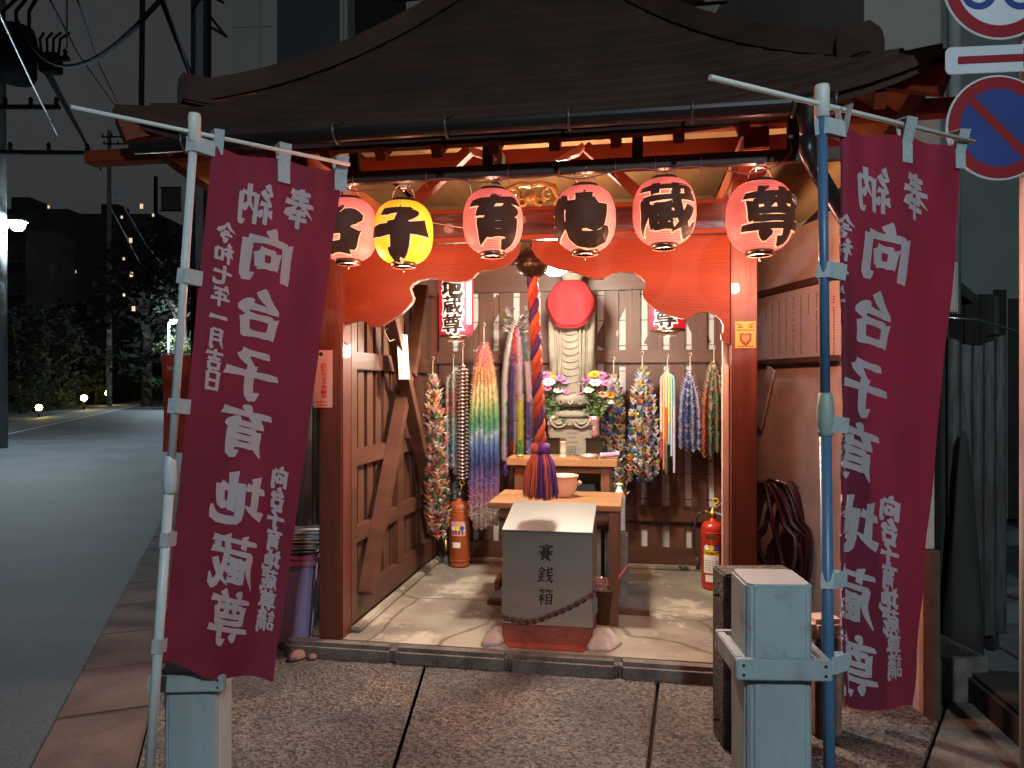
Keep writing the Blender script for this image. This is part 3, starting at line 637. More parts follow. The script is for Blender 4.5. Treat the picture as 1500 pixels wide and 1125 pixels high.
# ------------------------------------------------------------------ the row of round paper lanterns
def lamp_prof(R0, H, n=27, ribs=True):
    p = []
    for i in range(n * 2 + 1):
        f = i / (n * 2); z = -H / 2 + H * f; q = abs(2 * f - 1)
        r = R0 * (.40 + .60 * (1 - q ** 2.5) ** .56) * (1.0 if (i % 2 or not ribs) else .982); p.append((r, z))
    return p
def lantern_r(R0, H, z):
    q = min(1, abs(2 * z / H)); return R0 * (.40 + .60 * (1 - q ** 2.5) ** .56)
LROW = [("台", 510, 337, "lantern_red", "red paper lantern half hidden by the left banner", 86, .95), ("子", 591, 341, "lantern_yellow", "yellow paper lantern glowing among the red ones", 87, .92), ("育", 722, 325, "lantern_red", "red paper lantern hanging right beside the yellow one", 88, 1.0),
        ("地", 857, 321, "lantern_red", "red paper lantern hanging above the red bib", 90, 1.0), ("蔵", 973, 311, "lantern_red", "red paper lantern with the densest black writing, second from the right post", 92, 1.0), ("尊", 1113, 318, "lantern_red", "red paper lantern in front of the right post", 97, .9)]
RAIL_Z = 2.482
for ch, px, py, mk, lab, dia, tw in LROW:
    u, z = uz(px, py, -.5); Y = O.y + u * U.y - .5 * V.y; R0 = dia / F * Y / 2; H = R0 * 2.04
    rz = {'子': .12, '育': .30, '尊': .32, '台': -.1, '地': -.22, '蔵': .05}[ch]
    t = hall("paper_lantern", lab, "lantern", u, -.5, z, rz, "round paper lanterns along the eaves")
    b = MB(); b.sm = True; b.lathe(lamp_prof(R0, H), 36); sh = b.build("paper_shade", MT[mk], t)
    def onl(x, y, h, sx=2.15 * R0, sy=1.74 * R0, wrap=1.0):
        zz = y * sy; r = lantern_r(R0, H, zz) + h; a = x * sx / R0 * wrap
        return (r * sin(a), -r * cos(a), zz - .01)
    b = MB(); brush(b, ch, {'子': 31, '台': 30, '地': 27, '育': 20, '蔵': 14.5, '尊': 16}[ch], onl, .0030, grow=2.2); b.build("lettering_outline", MT["lantern_glow"], t, fix=False)
    b = MB(); brush(b, ch, {'子': 31, '台': 30, '地': 27, '育': 20, '蔵': 14.5, '尊': 16}[ch], onl, .0062); b.build("lettering", MT["lantern_black"], t, fix=False)
    b = MB(); b.lathe([(R0 * .36, 0), (R0 * .41, 0), (R0 * .41, .018), (R0 * .36, .018), (R0 * .36, 0)], 24, Matrix.Translation((0, 0, H / 2 - .006))); b.build("top_ring", MT["lantern_black"], t)
    b = MB(); b.lathe([(R0 * .30, 0), (R0 * .42, 0), (R0 * .42, .026), (R0 * .30, .026), (R0 * .30, 0)], 24, Matrix.Translation((0, 0, -H / 2 - .022))); b.tube([(0, 0, -H / 2 - .022), (.006, 0, -H / 2 - .034), (0, 0, -H / 2 - .044), (-.006, 0, -H / 2 - .034), (0, 0, -H / 2 - .022)], .0015, 5)
    b.build("bottom_ring", MT["lantern_metal"], t)
    b = MB(); w = R0 * .38; up = RAIL_Z - z - .012
    b.tube([(w * cos(pi * k / 10), 0, H / 2 + .02 + min(up - H / 2 - .02, .075) * sin(pi * k / 10)) for k in range(11)], .002, 5); b.build("wire_handle", MT["wire_pale"], t)
    b = MB()
    for k in range(4):
        a = k * 1.7; b.tube([(.0, .0, H / 2 + .07), (.018 * cos(a), .018 * sin(a), H / 2 + .085), (.04 * cos(a), .03 * sin(a), H / 2 + .08 + .02 * sin(a * 3))], .0022, 4)
    b.lathe([(0, -.012), (.016, -.008), (.018, .006), (0, .014)], 8, Matrix.Translation((0, 0, H / 2 + .078))); b.tube([(0, 0, H / 2 + .085), (.004, .004, up)], .003, 5)
    b.build("hanger_knot", MT["wire_pale"], t)
    for zz in (-H / 2 - .06, H / 2 + .055):                    # the bulb's light leaving by the open bottom and top
        ld = bpy.data.lights.new("bulb", 'POINT'); ld.energy = LAMP_BULB * (1.4 if ch == '子' else 2.8 if ch == '尊' else 1) * (.09 if zz > 0 else 1); ld.color = (1, .40, .26); ld.shadow_soft_size = .03; lo = bpy.data.objects.new("bulb", ld); COL.objects.link(lo); lo.parent = t; lo.location = (.0, .03, zz)
# red cord looping from lantern to lantern
b = MB(); pts = []; rr = random.Random(3)
prev = None
for (px, py) in ((478, 273), (500, 274), (520, 280), (560, 279), (592, 278), (612, 274), (630, 263), (660, 262), (700, 268), (720, 266), (745, 262), (790, 260), (812, 257), (838, 262), (857, 262), (880, 256), (912, 248), (945, 243), (973, 252), (992, 247), (1008, 244), (1040, 246), (1075, 252), (1095, 256), (1112, 252), (1135, 244), (1152, 232), (1160, 222), (1157, 206)):
    u, z = uz(px, py, -.535); pts.append((u, -.535 - .004 * rr.random(), min(z, 2.478 if px < 1130 else 9)))
t = thing("power_cord", "thin red cord looped along the dark rail above the lanterns", "cord", O, HA)
b.tube(pts, .0038, 5); b.build("cord", MT["cord_red"], t)
b = MB()
for u in (.35, .72, 1.12, 1.36, 1.62, 1.80, 2.0, 2.5): b.tube([(u, -.530, 2.545), (u, -.530, 2.46), (u + .012, -.532, 2.44)], .0026, 4)
b.build("tie", MT["cord_red"], t)
b = MB(); b.tube([(.93, -.53, 2.47), (.94, -.5, 2.40), (.90, -.4, 2.33), (.84, -.2, 2.31), (.70, -.06, 2.36), (.60, -.07, 2.38)], .0026, 5); b.tube([(1.42, -.53, 2.47), (1.46, -.45, 2.42), (1.5, -.3, 2.35)], .0026, 5); b.build("loose_wire", MT["wire_pale"], t)

# ------------------------------------------------------------------ lamp, bell and bell rope
u, z = uz(813, 384, .45)
t = hall("ceiling_lamp", "glowing round lamp hanging behind the red panel in front of the stone statue", "lamp", u, .45, z)
b = MB(); b.sm = True; b.lathe([(0, -.082), (.035, -.078), (.065, -.06), (.085, -.03), (.092, .0), (.085, .03), (.06, .055), (.035, .07)], 20); b.build("glass_globe", MT["bulb"], t)
b = MB(); b.lathe([(.037, .071), (.045, .075), (.045, .13), (.02, .15), (.008, .16), (.008, .46), (0, .46)], 14); b.build("lamp_holder", MT["lamp_holder"], t)
u, z = uz(780, 384, .16)
t = hall("shrine_bell", "dark bronze bell hanging at the top of the twisted rope", "bell", u, .16, z)
b = MB(); b.sm = True; b.lathe([(0, -.085), (.05, -.08), (.082, -.055), (.096, -.02), (.092, .02), (.07, .055), (.035, .08), (.014, .085), (.014, .10), (0, .105)], 20); b.build("bell_body", MT["bell_bronze"], t)
b = MB(); b.lathe([(.0955, -.012), (.101, -.008), (.101, .006), (.0955, .010)], 20); b.build("rim_band", MT["bell_bronze"], t)
b = MB(); b.tube([(0, 0, .10), (0, 0, .30)], .006, 6); b.tube([(.03 * cos(a * .6), 0, .115 + .02 * sin(a * .6)) for a in range(11)], .005, 6); b.build("hanger", MT["bracket_metal"], t)
zr0 = z - .085
ub, zb = uz(792, 655, .16)
t = hall("bell_rope", "thick twisted rope in orange, red and purple ending in a big tassel", "rope", u, .16, 0)
names = (("rope_orange", 0), ("rope_red", 2 * pi / 3), ("rope_purple", 4 * pi / 3))
for mk, ph in names:
    b = MB(); pts = []
    for k in range(121):
        f = k / 120; zz = zr0 + (zb - zr0) * f; a = ph - f * 2 * pi * 4.6; r = .0165
        pts.append((r * cos(a) + (ub - u) * f, r * sin(a), zz))
    b.tube(pts, .0185, 8); b.build("rope_strand", MT[mk], t)
b = MB(); b.sm = True; b.lathe([(.02, .03), (.05, .018), (.056, -.01), (.048, -.035), (.03, -.045)], 18, Matrix.Translation((ub - u, 0, zb)), wob=lambda a, zz: 1 + .05 * sin(9 * a)); 
for i, fc in enumerate(b.f):
    c = sum((Vector(b.v[j]) for j in fc), Vector()) / len(fc); b.m[i] = 1 if c.x > (ub - u) - .012 else 0
b.build("rope_knot", [MT["tassel_orange"], MT["tassel_purple"]], t)
for mk, a0, a1 in (("tassel_orange", .56 * pi, 1.42 * pi), ("tassel_purple", -.56 * pi, .54 * pi), ("tassel_orange", 1.64 * pi, 1.78 * pi)):
    b = MB(); r_ = random.Random(int(a0 * 100))
    for k in range(170 if mk == "tassel_purple" or a0 < 4 else 50):
        a = r_.uniform(a0, a1); q = sqrt(r_.random()); r1 = .095 * q + .008; L = r_.uniform(.27, .305) * (1 - .06 * q)
        p0 = Vector((ub - u + .034 * q * cos(a), .034 * q * sin(a), zb - .02)); p3 = Vector((ub - u + r1 * cos(a), r1 * sin(a) * .8, zb - L))
        p1 = p0 + Vector((.6 * (p3.x - p0.x), .6 * (p3.y - p0.y), -.07)); p2 = p0.lerp(p3, .6) + Vector((.22 * (p3.x - p0.x), .2 * (p3.y - p0.y), 0)) + Vector((r_.uniform(-1, 1), r_.uniform(-1, 1), 0)) * .006
        b.tube([p0, p1, p2, p3], [.006, .0065, .005, .002], 4, caps=False)
    b.build("tassel", MT[mk], t)

# ------------------------------------------------------------------ tall lanterns inside
for i, (px, lab) in enumerate(((668, "tall red and white lantern hanging on the left inside the shrine"), (978, "tall red and white lantern on the right, half hidden by the red panel"))):
    v = .95; u, zc = uz(px, 491 if i == 0 else 482, v); R0 = .118; H = .50
    t = hall("tall_lantern", lab, "lantern", u, v, zc, .12 if i == 0 else -.05, "tall lanterns inside the shrine")
    b = MB(); b.sm = True; n = 25; b.lathe([(R0 * (1 if k % 2 else .97) * (1 - .06 * abs(2 * k / (2 * n) - 1) ** 6), .0 + H * k / (2 * n)) for k in range(2 * n + 1)], 32); b.build("paper_shade", MT["lantern_red_dim"], t)
    def cyl(x, y, h, z0=0, sx=1.25 * R0, sy=.13, a0=0):
        a = x * sx / R0 + a0; return ((R0 + h) * sin(a), -(R0 + h) * cos(a), z0 + y * sy)
    for nm, mk, g, lf in (("lettering_outline", "lantern_glow_white", 8, .003), ("lettering", "lantern_black", 0, .0055)):
        b = MB()
        for k, ch in enumerate("子育地蔵尊"[1:] if True else ""):
            brush(b, ch, {'地': 20, '蔵': 13, '尊': 14, '育': 16, '子': 20}[ch], lambda x, y, h: cyl(x, y, h, H - .065 - k * .122, a0=-.12), lf, grow=g)
        b.build(nm, MT[mk], t, fix=False)
    b = MB(); b.poly([cyl(-.5, -.5, .0025, .25, .05, .36, .95), cyl(.5, -.5, .0025, .25, .05, .36, .95), cyl(.5, .5, .0025, .25, .05, .36, .95), cyl(-.5, .5, .0025, .25, .05, .36, .95)]); b.build("side_strip", MT["lantern_glow_white"], t)
    b = MB(); b.lathe([(R0 * .72, -.018), (R0 * .94, -.018), (R0 * .94, -.001), (R0 * .72, -.001), (R0 * .72, -.018)], 24); b.lathe([(.0, -.05), (.022, -.05), (.022, -.019), (0, -.019)], 12); b.box((-.055, -.02, -.045), (.055, .02, -.020)); b.build("base_ring", MT["lantern_metal"], t)
    b = MB(); b.lathe([(R0 * .6, H), (R0 * .9, H + .001), (R0 * .9, H + .02), (R0 * .6, H + .02)], 24); b.tube([(0, 0, H + .02), (0, 0, H + .30)], .003, 5); b.build("top_ring", MT["lantern_black"], t)
    ld = bpy.data.lights.new("bulb", 'POINT'); ld.energy = LAMP_TALL; ld.color = (1, .86, .68); ld.shadow_soft_size = .05; lo = bpy.data.objects.new("bulb", ld); COL.objects.link(lo); lo.parent = t; lo.location = (0, -.02, -.10)   # light leaving by the open bottom

# ------------------------------------------------------------------ stone statue with red bib on its plinth
u0, _ = uz(838, 600, 1.45)
t = hall("jizo_statue", "tall grey stone statue wearing a round red bib", "statue", u0, 1.45, 1.43); t.scale = (1, 1, .82)
b = MB(); b.sm = True
def fold(a, z): return 1 + .030 * sin(5 * a + 2 * z) * (1 if z < .75 else .3) + .018 * sin(11 * a - 5 * z)
b.lathe([(.0, .0), (.165, .0), (.172, .02), (.168, .2), (.160, .42), (.158, .60), (.165, .72), (.158, .82), (.115, .90), (.068, .935), (.062, .97)], 40, None, 1, .72, fold); b.build("robed_body", MT["stone"], t)
b = MB(); b.sm = True                                        # sleeves falling at both sides
for s in (-1, 1): b.tube([(s * .11, -.02, .82), (s * .135, -.035, .62), (s * .135, -.05, .42), (s * .130, -.05, .05)], [.03, .036, .032, .018], 10)
b.build("sleeve", MT["stone"], t)
b = MB(); b.sm = True
for k in range(9):                                           # rippling folds between the two hems of the robe
    w = .060; zz = .58 - k * .062
    b.tube([(-w * cos(q * pi / 8) , -.1175 - .006 * sin(q * pi / 8), zz + .05 - (.055 - .002 * k) * sin(q * pi / 8)) for q in range(9)], [.0005 + .0035 * sin(q * pi / 8) for q in range(9)], 6)
for s in (-1, 1):
    b.tube([(s * .066, -.118, .72), (s * .070, -.123, .5), (s * .070, -.123, .25), (s * .074, -.120, .02)], .0075, 8); b.tube([(s * .092, -.110, .72), (s * .098, -.112, .4), (s * .100, -.110, .02)], .006, 8)
b.build("robe_fold", MT["stone"], t)
b = MB(); b.sm = True; b.lathe([(.0, -.01), (.055, .0), (.062, .03), (.082, .08), (.098, .14), (.10, .19), (.088, .245), (.055, .285), (0, .30)], 28, Matrix.Translation((0, 0, .955)), .95, 1.0)
for s in (-1, 1): b.tube([(s * .093, .01, 1.16), (s * .104, .015, 1.12), (s * .098, .012, 1.06)], [.012, .018, .011], 8)
b.tube([(0, -.098, 1.14), (0, -.116, 1.10), (0, -.100, 1.085)], [.008, .013, .009], 8); b.build("head", MT["stone"], t)
b = MB()
for s in (-1, 1): b.tube([(s * .018, -.097, 1.135), (s * .035, -.095, 1.130), (s * .052, -.085, 1.134)], .004, 6)
b.tube([(-.022, -.098, 1.062), (0, -.102, 1.057), (.022, -.098, 1.062)], .004, 6); b.build("face_lines", MT["carving"], t)
for lay, (dz, dy, r) in enumerate(((0, 0, .178), (.012, -.012, .170))):
    b = MB(); b.sm = True; nR, nA = 9, 48; zc = .79 + dz; idx = {}
    for i in range(nR + 1):
        for j in range(nA):
            a = 2 * pi * j / nA; f = i / nR; x = r * f * cos(a) * 1.0; zz = zc + r * 1.23 * f * sin(a) * (.95 if sin(a) > 0 else 1.05)
            if i == nR: x += .006 * cos(j * 5.5) * cos(a); zz += .006 * cos(j * 5.5) * sin(a)
            y = -sqrt(max(.0012, .0240 - .62 * x * x)) - .012 + dy + .020 * sin(x * 40 + 1 + 4 * (zz - zc) * x * 10) * min(1, max(0, (zc + .11 - zz) * 7)) - .012 * max(0, cos(x * 26)) * max(0, zz - zc) - (.05 * max(0, zc - zz)); y += max(0, zz - zc - .05) * .55
            b.v.append((x, y, zz))
    for i in range(nR):
        for j in range(nA):
            p, q = i * nA + j, i * nA + (j + 1) % nA; b.face((p, q, q + nA, p + nA))
    bo = b.build("bib", MT["bib_red"], t, fix=False); sm = bo.modifiers.new("thick", 'SOLIDIFY'); sm.thickness = .006
b = MB()
for s in (-1, 1): b.tube([(s * .075, -.085, .945), (s * .075, -.03, .985), (s * .05, .06, 1.0)], .007, 6)
b.build("bib_cord", MT["bib_red"], t)
t = hall("statue_plinth", "carved grey stone plinth under the statue with writing cut in its face", "plinth", u0, 1.45, .08)
b = MB(); b.sm = True                                        # lotus seat
b.lathe([(0, 1.352), (.150, 1.352), (.180, 1.325), (.165, 1.28), (.13, 1.255), (.0, 1.255)], 40, None, 1, .8, lambda a, z: 1 + .05 * abs(sin(4 * a)) * (1 if z > 1.27 else 0)); b.build("lotus_seat", MT["stone"], t)
b = MB(); b.sm = True; b.lathe([(0, 1.254), (.10, 1.254), (.09, 1.245), (.10, 1.236), (0, 1.236)], 30, None, 1, .8); b.build("lotus_stem", MT["stone"], t)
b = MB(); b.sm = True; b.lathe([(0, 1.235), (.11, 1.232), (.165, 1.215), (.172, 1.19), (.14, 1.172), (.0, 1.172)], 40, None, 1, .8, lambda a, z: 1 + .04 * sin(6 * a)); b.build("lotus_base", MT["stone"], t)
b = MB()
for k in range(7):
    a = -pi / 2 + (k - 3) * .42; b.tube([(.176 * cos(a + q) * (1 - .10 * abs(q) / .19), .141 * sin(a + q) * (1 - .10 * abs(q) / .19) - .004, 1.335 - .062 * cos(q / .19 * pi / 2)) for q in (-.19, -.14, -.07, 0, .07, .14, .19)], .007, 6)
b.build("lotus_petal_relief", MT["stone"], t)
b = MB(); b.box((-.165, -.15, 1.106), (.165, .15, 1.171)); b.build("cornice", MT["stone"], t, bev=.02)
b = MB()
for x in (-.08, .08): b.tube([(x + .062 * cos(pi * k / 10), -.153, 1.165 - .055 * sin(pi * k / 10)) for k in range(11)], .007, 6); b.tube([(x + .035 * cos(pi * k / 10), -.153, 1.165 - .03 * sin(pi * k / 10)) for k in range(11)], .006, 6)
b.build("petal_carving", MT["stone"], t)
b = MB(); b.box((-.150, -.135, .42), (.150, .135, 1.105)); b.build("upper_block", MT["stone"], t, bev=.012)
b = MB(); b.box((-.24, -.20, .0), (.24, .20, .419)); b.build("lower_block", MT["stone"], t, bev=.015)
b = MB()
for k, ch in enumerate("三界"): brush(b, ch, 11, lambda x, y, h: (x * .10 + .01, -.1362 - h, 1.035 + y * .10 - k * .105), .0)
b.build("inscription", MT["carving"], t, fix=False)

# ------------------------------------------------------------------ altar tables and what stands on them
def table(name, lab, u0, u1, v0, v1, ztop, th, leg=.055, inset=.06, apron=.06, inl=None):
    t = hall(name, lab, "table", (u0 + u1) / 2, (v0 + v1) / 2, .08); w, d, h = (u1 - u0) / 2, (v1 - v0) / 2, ztop - .08
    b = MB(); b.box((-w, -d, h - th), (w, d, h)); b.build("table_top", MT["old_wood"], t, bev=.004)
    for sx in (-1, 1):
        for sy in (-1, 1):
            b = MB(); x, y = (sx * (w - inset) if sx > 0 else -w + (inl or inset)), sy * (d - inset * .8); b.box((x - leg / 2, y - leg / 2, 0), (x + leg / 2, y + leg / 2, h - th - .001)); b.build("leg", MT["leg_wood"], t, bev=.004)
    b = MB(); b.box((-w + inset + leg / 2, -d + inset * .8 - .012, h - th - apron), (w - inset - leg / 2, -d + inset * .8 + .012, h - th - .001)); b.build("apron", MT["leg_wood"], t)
    for sx in (-1, 1):
        b = MB(); x = sx * (w - inset); b.box((x - .014, -d + inset * .8 + leg / 2, .16), (x + .014, d - inset * .8 - leg / 2, .22)); b.build("stretcher", MT["leg_wood"], t)
    return t
uA, _ = uz(714, 735, .42); uB, _ = uz(910, 735, .42)
table("offering_table", "low brown table right behind the steel box, bowl on top", uA, uB, .42, .98, .785, .035, inset=.045, inl=.15)
uA2, _ = uz(742, 680, 1.02); uB2, _ = uz(904, 680, 1.02)
table("altar_table", "narrow brown table with candle holder in front of the stone plinth", uA2, uB2, 1.02, 1.27, .995, .05, .06, .08, .05)
u, _ = uz(826, 720, .72)
t = hall("incense_bowl", "round pinkish ceramic bowl on the lower wooden table", "bowl", u, .72, .786)
b = MB(); b.sm = True; b.lathe([(0, 0), (.055, 0), (.058, .012), (.075, .04), (.088, .08), (.082, .11), (.088, .125), (.094, .128), (.094, .138), (.084, .140), (.076, .115), (.05, .06), (0, .05)], 32); b.build("bowl", MT["ceramic"], t)
for s in (-1, 1):
    b = MB(); b.sm = True; b.lathe([(0, -.016), (.016, -.006), (.018, .006), (0, .018)], 10, Matrix.Translation((s * .096, 0, .09))); b.build("knob", MT["ceramic"], t)
b = MB(); b.lathe([(0, .10), (.079, .10)], 24); b.build("ash", MT["mortar"], t)
u, _ = uz(825, 668, 1.08)
t = hall("candle_holder", "small pale candle holder with dark top on the rear table", "candle holder", u, 1.08, .996)
b = MB(); b.sm = True; b.lathe([(0, 0), (.026, 0), (.026, .008), (.020, .014), (.017, .03), (.019, .035), (.019, .05), (.017, .054), (.0165, .10), (.019, .104), (.019, .112), (0, .112)], 20); b.build("holder", MT["ceramic"], t)
b = MB()
for k in range(5): b.box((-.016 + k * .007, -.004, .112), (-.012 + k * .007, .004, .135 - .003 * (k % 2)))
b.build("wick_pins", MT["ink"], t)
u, _ = uz(862, 665, 1.08)
t = hall("metal_dish", "flat grey metal dish on the rear table", "dish", u, 1.10, .996)
b = MB(); b.sm = True; b.lathe([(0, 0), (.058, 0), (.060, .004), (.060, .026), (.056, .026), (.055, .006), (0, .006)], 28); b.build("dish", mat("dull_tin", (.38, .33, .27), .4, .6), t); b = MB(); b.box((-.088, -.008, .012), (-.061, .008, .018)); b.build("handle", MT["bracket_metal"], t)
u, _ = uz(893, 663, 1.08)
t = hall("incense_tube", "pale purple tube lying at the right end of the rear table", "tube", u, 1.09, 1.0135, .0)
b = MB(); M = Matrix.Rotation(pi / 2, 4, 'Y') @ Matrix.Rotation(0, 4, 'X'); M = Matrix.Rotation(-.10, 4, 'Y') @ Matrix.Rotation(pi / 2, 4, 'Y')
b.sm = True; b.lathe([(0, -.066), (.017, -.066), (.017, .05), (.018, .05), (.018, .066), (0, .066)], 18, Matrix.Translation((0, 0, .008)) @ M); b.build("tube", MT["purple_tube"], t)
b = MB(); b.lathe([(.0173, -.062), (.0176, -.062), (.0176, -.05), (.0173, -.05)], 18, Matrix.Translation((0, 0, .008)) @ M); b.build("band", MT["white_paper"], t)
for px, lab in ((803, "small orange wrapped sweet beside the candle holder"), (762, "small pale lump at the left end of the rear table")):
    u, _ = uz(px, 671, 1.06); o = MB(); o.sm = True; o.lathe([(0, 0), (.016, .002), (.02, .012), (.012, .02), (0, .022)], 10, None, 1.4, .8, lambda a, z: 1 + .15 * sin(3 * a)); x = o.build("offering", MT["sticker_orange"] if px > 780 else MT["gilt"], None); x.location = S(u, 1.06, .996); tag(x, lab, "offering")
# flowers
def bouquet(u, v, zv, lab, vlab, hlab, mirror, seed):
    h = hall("vase_holder", hlab, "holder", u, v, zv)
    b = MB(); b.box((-.056, -.05, 0), (.056, .05, .105)); b.build("block", MT["bell_bronze"], h, bev=.005); b = MB(); b.box((-.061, -.055, .106), (.061, .055, .116)); b.build("rim", MT["bell_bronze"], h)
    va = hall("flower_vase", vlab, "vase", u, v, zv + .117)
    b = MB(); b.sm = True; b.lathe([(0, 0), (.034, 0), (.038, .03), (.034, .08), (.036, .12), (.046, .155), (.042, .155), (.03, .11), (0, .10)], 24, None, 1, 1, lambda a, z: 1 + .05 * sin(7 * a + 30 * z)); b.build("vase", MT["foil"], va)
    f = hall("flower_bouquet", lab, "flowers", u, v, zv + .117); r = random.Random(seed)
    heads = [(-.055, .34, .045, 'pink'), (.05, .355, .052, 'pink'), (.0, .36, .045, 'yellow'), (.015, .315, .055, 'white'), (.075, .31, .042, 'pink'), (-.09, .32, .04, 'lilac'), (.06, .245, .038, 'peach'), (.105, .24, .038, 'yellow'), (-.04, .27, .04, 'white'), (.10, .205, .035, 'white'), (-.10, .26, .034, 'pink'), (.03, .28, .032, 'pink')]
    pal = {'pink': (.62, .20, .42), 'lilac': (.50, .30, .62), 'yellow': (.85, .55, .04), 'white': (.82, .80, .74), 'peach': (.80, .36, .26)}
    heads = [(x * 1.05, z * 1.25, s * 1.05, c) for x, z, s, c in heads]
    for x, z, s, c in heads:
        x = x * mirror + r.uniform(-.008, .008); y = r.uniform(-.06, .03); b = MB(); rr, gg, bb = pal[c]; C = Vector((x, y - .01, z))
        d0 = Vector((x * 1.2, -.55, .75)).normalized(); e1 = d0.orthogonal().normalized(); e2 = d0.cross(e1)
        for ring, (n, ln, tilt) in enumerate(((14, 1.0, .10), (12, .8, .45), (9, .55, .9), (5, .3, 1.4))):
            for k in range(n):
                a = 2 * pi * k / n + ring * .3 + r.uniform(-.1, .1); q = e1 * cos(a) + e2 * sin(a); w = q.cross(d0) * (s * .19)
                tip = C + q * (s * ln * cos(tilt)) + d0 * (s * (.1 + .5 * sin(tilt) * ln)); mid = C + q * (s * ln * .55 * cos(tilt * .7)) + d0 * s * .28 * sin(tilt)
                g = r.uniform(.75, 1.1); b.col = (rr * g, gg * g, bb * g); b.poly([C, mid - w, tip, mid + w])
        b.build("blossom", MT["petal"], f, fix=False)
    b = MB()
    for x, z, s, c in heads: b.tube([(0, 0, .10), (x * mirror * .35, -.005, .18), (x * mirror * .9, -.01, z - .01)], .003, 4)
    b.build("stems", MT["flower_leaf"], f)
    b = MB()
    for k in range(110):
        a = r.uniform(0, 2 * pi); z = r.uniform(.13, .38); q = Vector((cos(a), sin(a) * .7 - .15, r.uniform(-.1, .5))).normalized(); c = Vector((r.uniform(-.05, .05), r.uniform(-.04, .03), z)) + q * .02; L = r.uniform(.03, .065); w = q.orthogonal().normalized() * L * .2
        b.poly([c, c + q * L * .5 + w, c + q * L, c + q * L * .5 - w])
    b.build("leaves", MT["flower_leaf"], f, fix=False)
u, zv = uz(870, 690, 1.33)
bouquet(u, 1.36, 1.0, "bouquet of pink, white and yellow flowers right of the stone plinth", "foil wrapped vase right of the plinth", "dark square vase holder right of the plinth", 1, 5)
u, zv = uz(809, 690, 1.33)
bouquet(u, 1.36, 1.0, "bouquet of pink flowers partly hidden behind the bell rope", "foil wrapped vase behind the bell rope", "dark square vase holder behind the bell rope", -1, 9)
for px, lab in ((870, "grey stone pedestal under the right vase"), (809, "grey stone pedestal under the vase behind the rope")):
    u, _ = uz(px, 690, 1.33); o = MB(); o.box((-.062, -.06, 0), (.062, .06, .917)); x = o.build("vase_pedestal", MT["stone"], None, .006); x.location = S(u, 1.36, .081); x.rotation_euler = (0, 0, HA); tag(x, lab, "pedestal")

# ------------------------------------------------------------------ steel offering box
uc = (uz(733, 915, .05)[0] + uz(870, 915, .05)[0]) / 2
t = hall("offering_box", "brushed steel offering box with black brush writing on its front", "offering box", uc, .05, .08)
b = MB(); wB, wT, D = .250, .244, .40
fr, bk = .612, .705
P = [(-wB, 0, .105), (wB, 0, .105), (wB, D, .105), (-wB, D, .105), (-wT, .004, fr), (wT, .004, fr), (wT, D, bk), (-wT, D, bk)]
b.v = P[:]; 
for q in ((3, 2, 1, 0), (0, 1, 5, 4), (1, 2, 6, 5), (2, 3, 7, 6), (3, 0, 4, 7)): b.face(q)
b.build("box_body", MT["steel"], t)
sl = (bk - fr) / (D - .004)
b = MB(); lid = lambda x, y, d: (x, y, fr + (y - .004) * sl + .002 + d)
b.prism([(-wT - .004, -.002), (wT + .004, -.002), (wT + .004, D + .004), (-wT - .004, D + .004)], 0, .006, lid); b.build("sloped_lid", MT["steel_top"], t)
b = MB(); b.prism([(-wT - .005, -.006), (wT + .005, -.006), (wT + .005, -.0025), (-wT - .005, -.0025)], -.004, .007, lid); b.build("lid_edge", MT["chrome"], t)
b = MB()
for k, ch in enumerate("賽銭箱"): brush(b, ch, 8.5, lambda x, y, h: (-.006 + x * .085 + .008 * y, .0035 - (.004) - .0006 - h + (y * .1 - k * .128) * .0, .503 + y * .088 - k * .122), .0)
b.build("lettering", MT["ink"], t, fix=False)
b = MB(); b.prism([(-.245, .0), (.245, .0), (.225, -.055), (-.225, -.055)], -.0, .104, lambda x, y, d: (x, (.0 if d > .05 else y * .9) - .004, d)) if False else None
b.box((-.247, -.004, .0), (.247, D + .004, .104)); b.build("rusty_base", MT["rust_base"], t, bev=.006)
b = MB(); b.prism([(-.235, -.005), (.24, -.005), (.20, -.085), (-.19, -.085)], 0, .006, lambda x, y, d: (x, y, d)); b.build("rust_stain", MT["rust_base"], t)
b = MB(); b.tube([(wB + .001, .05, .36), (wB + .05, .05, .365), (wB + .062, .055, .35), (wB + .058, .055, .315), (wB + .04, .055, .300), (wB + .001, .05, .300)], .006, 8); b.build("side_handle", MT["chrome"], t)
b = MB(); b.box((wB + .001, .03, .16), (wB + .012, .075, .345)); b.box((wB + .013, .04, .17), (wB + .022, .066, .26)); b.build("hasp", MT["chrome"], t, bev=.003)
tm = hall("mortar_lump", "pale cement lump smeared against the right foot of the steel box", "cement", uc + .30, .10, .08)
b = MB(); b.sm = True; b.lathe([(.13, 0), (.12, .015), (.09, .05), (.05, .085), (0, .095)], 24, None, .65, 1.0, lambda a, z: 1 + .2 * sin(2 * a + 1) + .10 * sin(5 * a)); b.build("lump", MT["mortar"], tm)
tm = hall("mortar_lump", "pale cement lump smeared against the left foot of the steel box", "cement", uc - .285, .08, .08)
b = MB(); b.sm = True; b.lathe([(.12, 0), (.105, .02), (.07, .05), (0, .075)], 24, None, .6, 1.0, lambda a, z: 1 + .2 * sin(2 * a) + .10 * sin(5 * a)); b.build("lump", MT["mortar"], tm)
